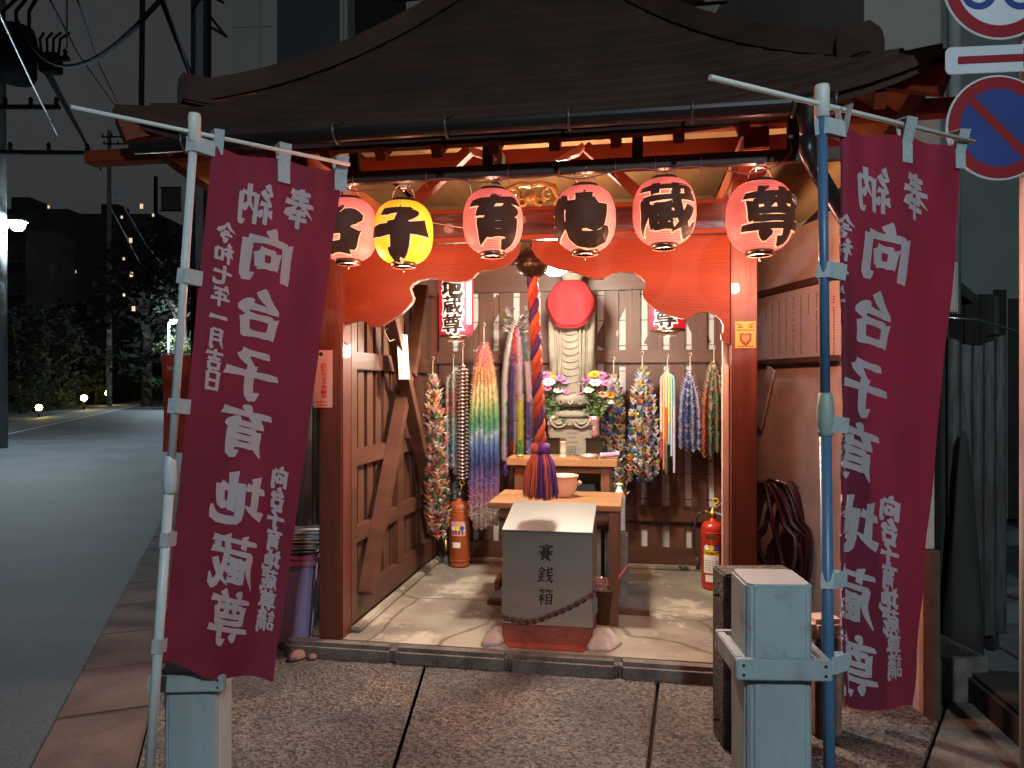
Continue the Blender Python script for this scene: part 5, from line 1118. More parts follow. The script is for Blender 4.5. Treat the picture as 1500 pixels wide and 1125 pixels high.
# ------------------------------------------------------------------ grey posts with board collars
def grey_post(lab, x0, x1, y0, ztop, zc, rot, cw):
    w = (x1 - x0) / 2; t = thing("bollard_post", lab, "post", ((x0 + x1) / 2, y0 + w, 0), rot, "grey painted posts")
    ch = .018; out = [(-w + ch, -w), (w - ch, -w), (w, -w + ch), (w, w - ch), (w - ch, w), (-w + ch, w), (-w, w - ch), (-w, -w + ch)]
    b = MB(); b.prism(out, 0, ztop, lambda x, y, d: (x, y, d)); b.build("shaft", MT["grey_paint"], t, bev=.007)
    f = .035
    for sx, sy, lx, ly in ((0, -1, w + f, .012), (0, 1, w + f, .012), (-1, 0, .012, w + .008), (1, 0, .012, w + .008)):
        cx_, cy_ = sx * (w + f - .012), sy * (w + f - .012) * 1.0
        b = MB(); b.box((cx_ - lx, cy_ - (ly if sy else w + f - .026), zc - .028), (cx_ + lx, cy_ + (ly if sy else w + f - .026), zc + .028)); br = b.build("collar_board", MT["grey_paint"], t, bev=.003)
    for sx in (-1, 1):
        b = MB(); b.box((sx * (w + .006) - .006, -w + .0, zc - .02), (sx * (w + .006) + .006, w, zc + .02)); b.build("packing_strip", MT["grey_paint"], t)
        for dz in (-.013, .013):
            b = MB(); b.lathe([(0, 0), (.0045, 0), (.0045, .002), (0, .002)], 8, Matrix.Translation((sx * (w + f - .018), -(w + f) + .0, zc + dz)) @ Matrix.Rotation(pi / 2, 4, 'X')); b.build("screw", MT["dark_screw"], t)
grey_post("grey painted square post carrying the pale banner pole at the left", -1.252, -1.062, 2.63, .70, .442, .05, 0)
grey_post("grey painted square post with worn pinkish top next to the blue pole", .652, .838, 2.035, .945, .722, -.04, 0)
t = thing("stone_pillar", "dark rough granite pillar right behind the right grey post", "pillar", (1.02, 3.10, 0), .02); b = MB(); b.box((-.155, -.08, 0), (.155, .08, .72)); b.build("block", MT["dark_granite"], t, bev=.008)
for z in (.62, .10):
    b = MB(); b.tube([(-.155, -.02, z), (-.178, -.02, z), (-.178, -.02, z + .008)], .006, 6); b.build("bolt", MT["dark_screw"], t)
# worn stub with a brick behind the blue pole
t = thing("tap_stub", "small pink brick stub standing behind the blue pole", "brick", (1.34, 3.18, 0), .1); b = MB(); b.box((-.06, -.06, 0), (.06, .06, .42)); b.build("stub", MT["brick_pink"], t, bev=.012); b = MB(); b.box((-.075, -.065, .421), (.075, .065, .50)); b.build("cap", MT["pale_board"], t, bev=.02)

# ------------------------------------------------------------------ bin, bricks and boards at the left of the hall
t = thing("waste_bin", "purple plastic bin full of papers left of the red post", "bin", (-1.36, 4.42, 0), .1)
b = MB(); out = [(-.17, -.17), (.17, -.17), (.19, -.15), (.19, .15), (.17, .17), (-.17, .17), (-.19, .15), (-.19, -.15)]
n = len(b.v)
for z, s in ((0, .82), (.44, 1.0)): b.v += [(x * s, y * s, z) for x, y in out]
for i in range(8): b.face((i, (i + 1) % 8, 8 + (i + 1) % 8, 8 + i))
b.face(range(7, -1, -1)); b.build("body", MT["bin_purple"], t)
b = MB()
for i in range(7):
    x = -.14 + i * .047; b.bar((x * .84, -.141, .02), (x, -.1715, .40), .012, .006, up=(0, 1, 0))
b.build("rib", MT["bin_purple"], t)
b = MB(); b.prism([(x * 1.08, y * 1.08) for x, y in out], .44, .475, lambda x, y, d: (x, y, d)); b.prism([(x * 1.02, y * 1.02) for x, y in out], .476, .50, lambda x, y, d: (x, y, d)); b.build("rim", MT["bin_lid"], t, bev=.008)
for k, (m, z, w, a, lab) in enumerate((("newsprint", .505, .17, .3, "crumpled grey newspaper in the purple bin"), ("cardboard", .55, .19, -.1, "flattened cardboard on top of the newspaper in the bin"), ("newsprint", .59, .20, .15, "stack of grey papers topmost on the purple bin"))):
    t2 = thing("paper_stack", lab, "paper", (-1.33 + .02 * k, 4.42, z), a); b = MB(); r = random.Random(k)
    for j in range(4): o = r.uniform(-.02, .02); b.box((-w + o, -.14 + o, j * .010), (w + o, .14 - o, j * .010 + .008), Matrix.Rotation(r.uniform(-.12, .12), 4, 'Z') @ Matrix.Rotation(r.uniform(-.05, .05), 4, 'X'))
    b.build("sheets", MT[m], t2)
r = random.Random(11)
for k, (px, py, s, lab) in enumerate(((436, 957, .055, "pinkish broken stone nearest the banner at the platform corner"), (450, 949, .045, "small round pink stone between two others by the bin"), (441, 944, .045, "pink stone touching the foot of the purple bin"), (468, 941, .06, "brown stone right under the red post"), (492, 938, .065, "longest pale stone leaning on the platform kerb"), (458, 957, .035, "smallest chip of stone before the platform kerb"))):
    p = fl(px, py, .03); b = MB(); b.sm = False; b.lathe([(0, 0), (s * .9, .0), (s, s * .3), (s * .75, s * .75), (0, s * .85)], 9, None, 1.25, .8, lambda a, z, r=r: 1 + r.uniform(-.18, .18)); o = b.build("stone", MT["brick_pink"] if k != 4 else MT["floor_concrete"], None, .006); o.location = (p.x, p.y, .0 if k not in (3, 4) else .078); o.rotation_euler = (0, 0, r.uniform(0, 3)); tag(o, lab, "stone", "loose stones by the bin")
t = thing("left_house", "pale grey house wall in the gap between bin and red post", "house", (-1.6, 5.6, 0), -.25); b = MB(); b.box((-.35, 0, 0), (.62, .1, 2.3)); b.build("wall", mat("grey_green", (.16, .20, .19), .8, var=.1, scale=3), t); b = MB()
for k in range(7): b.tube([(-.3 + k * .14, -.012, 0), (-.3 + k * .14, -.012, 2.3)], .012, 6)
b.build("batten", MT["night_wall"], t)
t = thing("drain_pipe", "pale vertical drain pipe in the shadow left of the red post", "pipe", at(447, 730, 5.0).xy.to_3d(), 0); b = MB(); b.tube([(0, 0, 0), (0, 0, 1.35), (0.06, .05, 1.5)], .045, 12); b.build("pipe", MT["pale_siding"], t)

# ------------------------------------------------------------------ neighbour's wall at the right, with notice and hose
A, B = Vector((1.872, 3.34, 0)), Vector((1.580, 5.36, 0)); WD = (B - A).normalized(); WNn = Vector((-WD.y, WD.x, 0))     # WNn points left, towards the shrine
def NW(a, d, z): return A + WD * a + WNn * d + Vector((0, 0, z))
t = thing("stucco_wall", "pinkish stucco side wall with brown rail right of the shrine", "wall", A, math.atan2(WD.y, WD.x)); L = (B - A).length
b = MB(); b.box((0, -.04, 0), (L, 0, 2.44)); b.build("wall", MT["stucco"], t)
b = MB(); b.box((0, .001, 2.07), (L, .03, 2.11)); b.build("rail", MT["trim_brown"], t)
b = MB(); b.box((-.035, -.02, .76), (-.002, .02, 1.22)); b.build("end_board", MT["pale_board"], t, bev=.003)
b = MB(); b.box((-.05, -.035, 0), (-.002, .012, .755)); b.build("end_post", MT["trim_brown"], t)
t = thing("notice_board", "pale board with columns of small faded writing on the stucco wall", "notice board", NW(.60, .022, 1.555), math.atan2(WD.y, WD.x) + pi)
b = MB(); b.box((-1.0, -.016, .10), (.02, -.001, .50)); b.build("board", MT["notice_board"], t, bev=.003)
b = MB(); b.box((-1.0, -.030, .070), (.02, -.001, .098)); b.build("ledge", MT["trim_brown"], t)
r = random.Random(5)
for c in range(11):
    b = MB()
    x = -.05 - c * .084; zz = .46 if c else .42
    n = 23 if c not in (3, 9, 10) else 8
    if c == 10: zz = .28
    for k in range(n):
        if r.random() < .06: continue
        z0 = zz - k * .0150; w = r.uniform(.012, .018); b.poly([(x, -.0168, z0), (x - w, -.0168, z0), (x - w, -.0168, z0 - .005), (x, -.0168, z0 - .005)]); b.poly([(x - w * .6, -.0169, z0 + .003), (x - w * .35, -.0169, z0 + .003), (x - w * .35, -.0169, z0 - .011), (x - w * .6, -.0169, z0 - .011)])
    b.build("writing_column", MT["notice_ink"], t, fix=False)
for a, lab in ((1.50, "short pale plank hanging askew below the notice"), (1.62, "narrow brown plank standing beside the red post")):
    t = thing("loose_plank", lab, "plank", NW(a, .04, .0), math.atan2(WD.y, WD.x) + pi); b = MB()
    if a < 1.6: b.bar((.16, 0, 1.60), (-.02, .0, 1.22), .012, .085, up=(1, 0, .3))
    else: b.bar((.02, 0, .9), (.0, 0, 1.42), .014, .07, up=(1, 0, 0))
    b.build("board", MT["pale_board"], t)
t = thing("garden_hose", "coiled dark red hose hanging on the stucco wall", "hose", NW(1.02, .14, .0), radians(318))
r = random.Random(21); b = MB(); pts = []
for k in range(13):
    w = .11 + .006 * k + r.uniform(-.02, .02); hgt = .62 + r.uniform(-.10, .06); cx_ = .05 - .012 * k + r.uniform(-.02, .02); y = -.02 - .006 * k + r.uniform(-.01, .01)
    for j in range(32):
        a = pi / 2 + 2 * pi * j / 32; zz = sin(a); q = (1 if zz < 0 else .72); pts.append((cx_ + w * cos(a) * q * (1.15 - .35 * zz), y + .01 * sin(a * 2 + k), 0.93 - hgt / 2 + hgt / 2 * zz - .012 * (k % 3)))
b.tube(pts, .0125, 7); b.tube([pts[-1], (-.02, -.10, .7), (.06, -.10, .4), (.12, -.08, .1)], .0125, 7); b.build("coil", MT["hose"], t)
b = MB(); b.tube([(.06, .09, .89), (.06, -.03, .91), (.02, -.09, .94), (-.05, -.09, .94)], .010, 7); b.build("hook", MT["chrome"], t)
t = thing("concrete_trough", "empty rectangular concrete trough on the ground right of the right banner", "trough", (2.06, 3.66, 0), .10)
b = MB(); o, i = [(-.17, -.20), (.17, -.20), (.17, .20), (-.17, .20)], [(-.14, -.17), (.14, -.17), (.14, .17), (-.14, .17)]
n = len(b.v); b.v += [(x, y, 0) for x, y in o] + [(x, y, .21) for x, y in o] + [(x, y, .21) for x, y in i] + [(x, y, .05) for x, y in i]
for k in range(4):
    j = (k + 1) % 4; b.face((k, j, 4 + j, 4 + k)); b.face((4 + k, 4 + j, 8 + j, 8 + k)); b.face((8 + k, 8 + j, 12 + j, 12 + k))
b.face((12, 13, 14, 15)); b.face((3, 2, 1, 0)); b.build("trough", MT["brick_pink"] if False else MT["kerb_concrete"], t, bev=.006)

# ------------------------------------------------------------------ road signs
t = thing("sign_pole", "pale pink lit steel pole at the right edge carrying the road signs", "pole", (1.935, 2.76, 0)); b = MB(); b.tube([(0, 0, 0), (0, 0, 3.6)], .030, 18); b.build("tube", MT["pole_pink"], t); b = MB(); b.box((-.031, -.0315, 1.80), (-.004, -.0305, 1.86)); b.build("sticker", MT["ink"], t)
def disc_pts(r, n=48, a0=0, a1=2 * pi): return [(r * cos(a0 + (a1 - a0) * k / n), r * sin(a0 + (a1 - a0) * k / n)) for k in range(n)]
def round_sign(lab, px, py, Y, R0, inner, kind, rz):
    p = at(px, py, Y); t = thing("road_sign", lab, "road sign", p, rz, "round road signs")
    fnp = lambda x, y, d: (x, d, y)
    b = MB(); b.prism(disc_pts(R0), -.0, .006, fnp); b.build("plate", MT["sign_white"], t, bev=.002)
    def ring(name, r0, r1, y, m, n=56):
        q = MB()
        for k in range(n):
            a, c = 2 * pi * k / n, 2 * pi * (k + 1) / n; q.poly([(r0 * cos(a), y, r0 * sin(a)), (r1 * cos(a), y, r1 * sin(a)), (r1 * cos(c), y, r1 * sin(c)), (r0 * cos(c), y, r0 * sin(c))])
        return q.build(name, m, t, fix=False)
    ring("red_ring", inner, R0 * .965, -.0012, MT["sign_red"])
    q = MB(); q.poly([(x, -.0010, y) for x, y in disc_pts(inner + .001)]); q.build("field", MT["sign_blue"] if kind == 'stop' else MT["sign_white"], t, fix=False)
    if kind == 'stop':
        q = MB(); w = R0 * .085; a = radians(-45); d = Vector((cos(a), 0, sin(a))); n_ = Vector((-d.z, 0, d.x)); L = inner * 1.02; y = Vector((0, -.0016, 0)); q.poly([d * L + n_ * w + y, -d * L + n_ * w + y, -d * L - n_ * w + y, d * L - n_ * w + y]); q.build("red_slash", MT["sign_red"], t, fix=False)
    else:
        for cx_ in (-.48, .48):
            q = MB(); rr0, rr1 = inner * .26, inner * .42
            for k in range(40):
                a, c = 2 * pi * k / 40, 2 * pi * (k + 1) / 40; q.poly([(cx_ * inner + r_ * cos(s), -.0016, -.22 * inner + r_ * sin(s)) for r_, s in ((rr0, a), (rr1, a), (rr1, c), (rr0, c))])
            q.build("wheel_symbol", MT["sign_blue"], t, fix=False)
        q = MB(); pts = [(-.48, -.22), (-.15, .25), (.30, .25), (.48, -.22)]
        for (ax, ay), (bx, by) in zip(pts[:-1], pts[1:]): q.bar((ax * inner, -.0016, ay * inner), (bx * inner, -.0016, by * inner), .0006, inner * .13, up=(0, 0, 1))
        q.bar((0, -.0016, .24 * inner), (.06 * inner, -.0016, .5 * inner), .0006, inner * .12, up=(1, 0, 0)); q.build("frame_symbol", MT["sign_blue"], t)
    b = MB(); b.box((-.01, .008, -.02), (.16, .03, .02)); b.build("bracket", MT["sign_back"], t)
round_sign("round no parking sign, blue with red ring and slash", 1463, 187, 2.70, .193, .143, 'stop', .0)
round_sign("round white sign with red ring and blue wheels at the top right corner", 1464, -26, 2.70, .210, .158, 'cycle', .0)
p = at(1463, 86, 2.70); t = thing("arrow_sign", "white oblong sign with a red arrow bar between the round signs", "road sign", p, .0); W2, H2, cr = .195, .050, .022
pts = []
for cx_, cy_, a0 in ((W2 - cr, H2 - cr, 0), (-W2 + cr, H2 - cr, pi / 2), (-W2 + cr, -H2 + cr, pi), (W2 - cr, -H2 + cr, 1.5 * pi)):
    pts += [(cx_ + cr * cos(a0 + k * pi / 12), cy_ + cr * sin(a0 + k * pi / 12)) for k in range(7)]
fnS = lambda x, y, d: (x, d, y + x * .045)
b = MB(); b.prism(pts, 0, .005, fnS); b.build("plate", MT["sign_white"], t, bev=.0015)
b = MB(); b.poly([fnS(x, y, -.0012) for x, y in ((-W2 + .045, -.014), (.09, -.014), (.09, -.036), (.15, .0), (.09, .036), (.09, .014), (-W2 + .045, .014))]); b.build("red_arrow", MT["sign_red"], t, fix=False)
b = MB(); b.box((.05, .006, -.02), (.16, .03, .02)); b.build("bracket", MT["sign_back"], t)

# ------------------------------------------------------------------ houses at the right and behind
t = thing("neighbour_house", "tall plain house right of the roof, its near wall lit orange", "house", (2.17, 4.25, 0), 0)
b = MB(); b.box((-.14, 0, 2.0), (.30, 3.6, 5.2)); b.build("wall", MT["stucco_plain"] if "stucco_plain" in MT else mat("stucco_plain", (.24, .21, .18), .9, var=.08, scale=3, bump=.4, bscale=60), t)
b = MB(); b.box((-.15, -.02, 1.94), (.32, -.001, 1.999)); b.build("skirt_board", MT["dark_wood"], t)
b = MB(); b.tube([(.36, -.03, 1.9), (.36, -.03, 5.2)], .035, 10); b.build("drain_pipe", MT["utility_grey"], t)
t = thing("apartment_house", "big grey house with dark window and balcony rising behind the shrine roof", "house", (0, 8.6, 0), -.06)
b = MB(); b.box((-3.35, 0, 0), (-1.95, 3, 9)); b.box((-1.949, 1.1, 0), (-1.25, 3, 9)); b.box((-1.249, 0, 0), (2.85, 3, 9)); b.build("wall", MT["night_wall"], t)
b = MB(); b.box((2.86, -.06, 0), (7.2, 3, 9)); b.build("side_wing", MT["night_wall_green"], t)
b = MB(); b.tube([(2.80, -.09, 0), (2.80, -.09, 9)], .055, 10); b.build("drain_pipe", MT["cable"], t)
b = MB(); b.box((-1.94, .3, 0), (-1.26, 1.05, 9)); b.build("shade_fill", MT["opening_shade"], t)  # black block filling the balcony opening, its shade painted as colour
b = MB(); b.box((-2.78, -.03, 5.0), (-2.03, -.002, 6.6)); w = b.build("window", MT["night_glass"], t); b = MB()
b.box((-2.82, -.05, 4.95), (-2.785, -.001, 6.6)); b.box((-2.025, -.05, 4.95), (-1.99, -.001, 6.6)); b.box((-2.784, -.05, 4.95), (-2.026, -.032, 4.995)); b.build("frame", MT["night_wall"], w)
b = MB()
for z in (5.82, 5.42): b.tube([(-1.28, -.10, z), (1.2, -.10, z)], .035, 8)
for k in range(12): b.tube([(-1.24 + k * .2, -.10, 5.42), (-1.24 + k * .2, -.10, 5.82)], .016, 6)
b.build("balcony_rail", MT["dark_wood"], t)
b = MB()
for z in (4.6, 5.75, 6.3): b.box((-3.35, -.012, z), (-2.83, -.001, z + .012))
b.box((-3.02, -.012, 4), (-3.0, -.001, 9)); b.build("siding_joint", MT["night_wall_green"], t)
# alley at the far right
t = thing("tin_fence", "dark rusty corrugated metal sheets standing in the alley", "fence", (2.38, 4.02, 0), .30)
b = MB(); n = 36
for k in range(n):
    x0, x1 = k * .012, (k + 1) * .012; y0, y1 = .012 * sin(x0 * 75), .012 * sin(x1 * 75); zt = 1.76 - .05 * sin(x0 * 9) 
    b.poly([(x0, y0, .1), (x1, y1, .1), (x1, y1, zt), (x0, y0, zt)])
b.sm = True; o = b.build("sheet", MT["tin_dark"], t, fix=False); md = o.modifiers.new("thick", 'SOLIDIFY'); md.thickness = .003
b = MB(); b.tube([(-.05, -.02, 1.86), (.15, -.05, 1.85), (.38, -.06, 1.80), (.5, -.05, 1.77)], .006, 6); b.build("bent_wire", MT["chrome"], t)
b = MB(); b.box((-.02, .03, 0), (.04, .07, 1.9)); b.box((.36, .03, 0), (.40, .07, 2.0)); b.build("fence_post", MT["dark_wood"], t)
t = thing("meter_box", "small box lit orange under the eaves in the alley", "box", at(1392, 420, 4.1), .25); b = MB(); b.box((-.06, 0, -.14), (.045, .09, .14)); b.build("case", MT["pale_board"], t, bev=.005); b = MB(); b.box((.046, .0, -.14), (.052, .09, .14)); b.build("side_plate", MT["pale_siding"], t)
t = thing("shed", "black wooden shed with sagging dark roof deep in the alley", "shed", (3.15, 6.3, 0), .1)
b = MB(); b.box((-.45, 0, 0), (.32, 1.6, 2.1)); b.build("wall", MT["dark_wood"], t)
b = MB(); b.prism([(-.65, 2.75), (-.2, 2.62), (.30, 2.35), (.50, 2.2), (.47, 2.14), (.28, 2.26), (-.2, 2.12), (-.65, 2.14)], -.5, 1.8, lambda x, z, d: (x, d, z)); b.build("roof", MT["dark_wood"], t)
b = MB()
for x in (-.28, -.10, .12): b.box((x, -.03, 0), (x + .05, -.001, 2.1))
b.build("corner_post", MT["utility_grey"], t)
t = thing("alley_fence", "black board fence closing the alley between the pole and the shed", "fence", (4.5, 8.2, 0), 0); b = MB()
for k in range(14): b.box((-.9 + k * .16, 0, 0), (-.9 + k * .16 + .14, .03, 2.45 + .05 * (k % 3)))
b.build("boards", MT["dark_wood"], t)
t = thing("tarpaulin", "dark tarpaulin draped in a narrow cone against the metal sheets", "tarpaulin", (2.42, 3.95, 0), 0); b = MB(); b.sm = True; b.lathe([(.11, 0), (.10, .25), (.075, .6), (.045, .95), (.02, 1.2), (0, 1.26)], 20, None, 1, .5, lambda a, z: 1 + .10 * sin(5 * a + z * 3)); b.build("cover", MT["dark_wood"], t)
for k, (px, py, z, w, d, lab) in enumerate(((1440, 850, .16, .16, .34, "grey concrete block nearest the tarpaulin in the alley"), (1475, 870, .12, .22, .34, "wider grey slab beside the sign pole in the alley"), (1455, 770, .10, .16, .5, "grey slab with grooves farther up the alley"))):
    p = fl(px, py, z); t = thing("concrete_block", lab, "block", (p.x, p.y, -.045), .12, "grey blocks in the alley"); b = MB(); b.box((-w, -d / 2, 0), (w, d / 2, z + .045)); b.build("block", MT["alley_concrete"], t, bev=.008); b = MB(); b.box((-w * .2, -d / 2 - .002, z + .0455), (-w * .1, d / 2, z + .048)); b.build("groove", MT["dark_screw"], t)
t = thing("timber_stack", "stack of dark boards leaning at the foot of the black shed in the alley", "timber", (2.92, 5.0, 0), .15)
for k in range(5):
    b = MB(); b.bar((-.30 + .05 * k, 0, .12 + .10 * k), (.34, .25, .10 + .105 * k), .16, .03); b.build("board", MT["alley_concrete"] if k % 2 else MT["dark_wood"], t)
t = thing("handrail", "thin pale steel handrail standing in the alley in front of the black fence", "rail", (3.05, 5.5, 0), .1); b = MB(); b.tube([(0, 0, 0), (0, 0, .9), (.45, .5, .9), (.45, .5, 0)], .018, 8); b.tube([(0, 0, .5), (.45, .5, .5)], .014, 8); b.build("tube", MT["utility_grey"], t)
t = thing("low_step", "dark low concrete step at the bottom right corner", "step", (2.36, 2.75, 0), -.15); b = MB(); b.box((-.32, -.9, -.045), (.5, .75, .14)); b.build("step", MT["dark_wood"], t, bev=.02)
t = thing("white_bag", "crumpled white plastic bag lying in the alley", "bag", fl(1445, 775, .1) + Vector((-.1, 0, .03)), 0); b = MB(); b.sm = True; r = random.Random(6); b.lathe([(0, 0), (.07, .01), (.08, .06), (.05, .12), (.02, .16), (0, .17)], 12, None, .9, .7, lambda a, z, r=r: 1 + r.uniform(-.25, .25)); b.build("bag", MT["sign_white"], t)

# ------------------------------------------------------------------ street lamps, utility poles and wires
def lamp_post(lab, p, h, arm, pole_r, has_pole=True, group="street lamps", rb=.13):
    t = thing("street_lamp", lab, "street lamp", p, 0, group)
    if has_pole: b = MB(); b.tube([(0, 0, 0), (0, 0, h)], [pole_r, pole_r * .8], 12); b.build("pole", MT["utility_grey"], t)
    b = MB(); b.tube([(0, 0, h - .15), (arm * .4, 0, h + .05), (arm, 0, h + .08)], .03, 8); b.build("arm", MT["utility_grey"], t)
    b = MB(); b.box((arm - .10, -.13, h + .09), (arm + .30, .13, h + .17)); b.build("lamp_head", MT["utility_grey"], t, bev=.03)
    b = MB(); b.sm = True; b.lathe([(0, -.12), (rb * .6, -.10), (rb, -.02), (rb, .06), (0, .06)], 16, Matrix.Translation((arm + .1, 0, h + .02))); b.build("bulb", MT["street_bulb"], t); return t
def utility_pole(lab, p, h, r0, arms, transformer=None):
    t = thing("utility_pole", lab, "utility pole", p, 0, "utility poles"); b = MB(); b.tube([(0, 0, 0), (0, 0, h)], [r0, r0 * .7], 16); b.build("pole", MT["utility_grey"], t)
    for z, L, dz in arms:
        b = MB(); b.bar((-L * .3, -.1, z), (L, -.1 + dz, z), .09, .09); a = b.build("cross_arm", MT["cable"], t)
        for k in range(4):
            q = MB(); x = -L * .25 + k * L * .4; q.lathe([(.03, 0), (.06, .04), (.03, .08), (.06, .12), (.03, .18), (0, .2)], 8, Matrix.Translation((x, -.1 + dz * x / L, z + .046))); q.build("insulator", MT["cable"], a)
    if transformer:
        x, z, w, hh = transformer; b = MB(); b.sm = True; b.lathe([(0, 0), (w * .8, .0), (w, .15), (w, hh - .2), (w * .85, hh), (0, hh + .05)], 18, Matrix.Translation((x, -.2, z))); tr = b.build("transformer", MT["cable"], t)
        for k in range(3): q = MB(); q.tube([(x - .3 + .3 * k, -.2, z + hh), (x - .3 + .3 * k, -.2, z + hh + .4), (x + .1 + .2 * k, -.1, z + hh + .9)], .04, 6); q.build("bushing", MT["cable"], tr)
    return t
PU = R(12.2, -7.05); pu = at(-2, 600, 17.4); pu.z = 0
utility_pole("dark utility pole with transformer at the left edge", pu, 12.5, .19, [(9.0, 1.9, -.3), (8.0, 1.5, 0), (6.95, 2.2, .1), (10.6, 1.4, 0), (11.2, 1.2, 0)], (.55, 8.55, .42, 1.25))
lamp_post("bright white street lamp on the utility pole at the left edge", pu + Vector((.16, -.05, 0)), 5.2, .22, .03, False, rb=.155)
# bracket of small switchgear beside the transformer
t = thing("pole_switch", "dark switch box with insulators on the arm beside the transformer", "switch", pu + Vector((1.35, -.2, 8.75)), 0); b = MB(); b.box((-.22, -.15, 0), (.22, .15, .45)); b.build("case", MT["cable"], t, bev=.03); b = MB()
for k in range(4): b.tube([(-.2 + .13 * k, 0, .45), (-.25 + .16 * k, 0, .8), (-.15 + .2 * k, 0, .95)], .03, 6)
b.build("insulator", MT["cable"], t)
p2 = at(160, 560, 52); p2.z = 0
utility_pole("thin far utility pole with a small head over the dark trees", p2, 19.4, .19, [(18.9, 1.6, 0), (18.4, 1.2, 0)])
lamp_post("white street lamp beside a lit green tree far down the road", Vector((at(247, 560, 44).x, 44, 0)), 5.2, .18, .08, rb=.17)
lampB = lamp_post("white street lamp standing across the corner, out of the picture behind", Vector((.6, -3.4, 0)), 4.6, .3, .07, rb=.103)
p3 = at(292, 560, 6.2); p3.z = 0
t = thing("service_pole", "dark square steel pole with cable clamps rising behind the left roof corner", "pole", p3, 0); b = MB(); b.box((-.055, -.04, 0), (-.02, .04, 6)); b.box((.05, -.04, 0), (.085, .04, 6)); b.build("rail", MT["cable"], t); b = MB(); b.box((-.019, -.03, 0), (.049, .03, 6)); b.build("conduit", mat("conduit", (.07, .07, .07), .6), t); b = MB()
b.tube([(.08, -.05, 4.50), (.20, -.08, 4.42), (.26, -.08, 4.38), (.18, -.08, 4.48), (.10, -.06, 4.58)], .012, 6); b.tube([(-.04, -.06, 4.62), (.05, -.09, 4.72), (.16, -.09, 4.70), (.24, -.09, 4.66)], .012, 6); b.build("cable_clamp", MT["cable"], t)
def wire(lab, pts, r, m="cable", sag=0.0, n=14):
    b = MB(); pts = [Vector(p) for p in pts]; out = []
    for a, c in zip(pts[:-1], pts[1:]):
        for k in range(n): f = k / n; out.append(a.lerp(c, f) - Vector((0, 0, sag * 4 * f * (1 - f))))
    out.append(pts[-1]); b.tube(out, r, 6); tag(b.build("overhead_wire", MT[m]), lab, "wire")
wire("pale shining wire slanting down at the far left", [at(-10, 0, 9), at(45, 118, 13), at(85, 200, 20)], .016, "cable_pale")
wire("black wire hanging in a curve from the transformer towards the roof", [at(22, 20, 17), at(235, 0, 7)], .028, sag=.9)
wire("thick twisted cable running down to the left roof corner", [at(225, -30, 5.0), at(285, 125, 6.1)], .020, "cable")
wire("pale strand twisted round the thick cable at the roof corner", [at(232, -30, 4.98), at(283, 122, 6.05)], .007, "cable_pale")
wire("straight vertical cable left of the roof corner", [at(209, -20, 8), at(207, 158, 8)], .030, sag=0)
wire("thin wire slanting past the far pole, leftmost of three", [at(68, -10, 12), at(115, 80, 22), at(190, 185, 37)], .020)
wire("thin wire slanting to the roof tip", [at(110, -10, 10), at(145, 95, 16), at(172, 150, 24)], .016)
wire("thick dark wire bundle running from the transformer down to the right", [at(30, 40, 17), at(75, 120, 22), at(140, 235, 38)], .06)
wire("second dark wire running beside the bundle to the far pole", [at(50, 60, 17), at(90, 140, 22), at(148, 250, 38)], .04)
wire("thin wire dropping steeply behind the left banner", [at(160, 265, 38), at(215, 360, 44), at(262, 415, 50)], .03, "utility_grey")
wire("faint lowest wire over the dark trees", [at(160, 300, 38), at(205, 385, 44), at(262, 435, 50)], .03, "utility_grey")
wire("vertical thin wire above the switch box", [at(98, -20, 14), at(98, 70, 17)], .018)

# ------------------------------------------------------------------ buildings, trees and lights down the road
def block(lab, px0, px1, py, Y, m, floors, cols, seed, depth=8, lit=0.0):
    x0, x1 = (px0 - CX) / F * Y, (px1 - CX) / F * Y; h = CAMZ + (CY - py) / F * Y; t = thing("apartment_block", lab, "building", ((x0 + x1) / 2, Y, 0)); w = (x1 - x0) / 2
    b = MB(); b.box((-w, 0, 0), (w, depth, h)); b.box((-w * .6, depth * .3, h), (-w * .2, depth * .6, h + 1.6)); b.build("wall", m, t); r = random.Random(seed); fh = h / floors
    for f in range(floors):
        b = MB(); b.box((-w, -.5, f * fh + fh * .30), (w, -.02, f * fh + fh * .36)); 
        for k in range(int(w * 2 / .5)): b.box((-w + k * .5, -.5, f * fh + fh * .36), (-w + k * .5 + .06, -.45, f * fh + fh * .58))
        b.box((-w, -.5, f * fh + fh * .58), (w, -.44, f * fh + fh * .61)); b.build("balcony", MT["far_wall_light"] if m is MT["far_wall"] else m, t)
        for k in range(cols):
            x = -w + (k + .5) * 2 * w / cols; b = MB(); b.box((x - w / cols * .6, -.012, f * fh + fh * .38), (x + w / cols * .6, -.002, f * fh + fh * .92)); b.build("window", MT["lit_window"] if r.random() < lit else MT["night_glass"], t)
    return t
block("dark apartment block behind the left street lamp", -40, 100, 306, 62, MT["far_wall"], 6, 4, 1)
block("dark apartment block with a pale stair tower beyond the trees", 104, 232, 313, 78, MT["far_wall"], 7, 5, 2)
t = thing("stair_tower", "pale windowless stair tower standing out in front of the left apartment block", "tower", (at(57, 500, 56).x, 56, 0)); b = MB(); b.box((-1.0, 0, 0), (1.0, 3, 13.2)); b.build("wall", MT["far_wall_light"], t); b = MB(); b.box((-1.1, -.1, 13.2), (1.1, 3.1, 13.5)); b.build("parapet", MT["far_wall"], t)
block("far dark building with a few warm windows behind the left pole", 180, 262, 352, 95, MT["far_wall"], 8, 5, 5, lit=.12)
t = thing("roof_sign", "dark square sign frame on a roof beyond the trees", "sign", at(252, 292, 60)); b = MB(); b.box((-.9, 0, -.9), (.7, .1, .9)); b.build("panel", MT["far_wall_light"], t); b = MB()
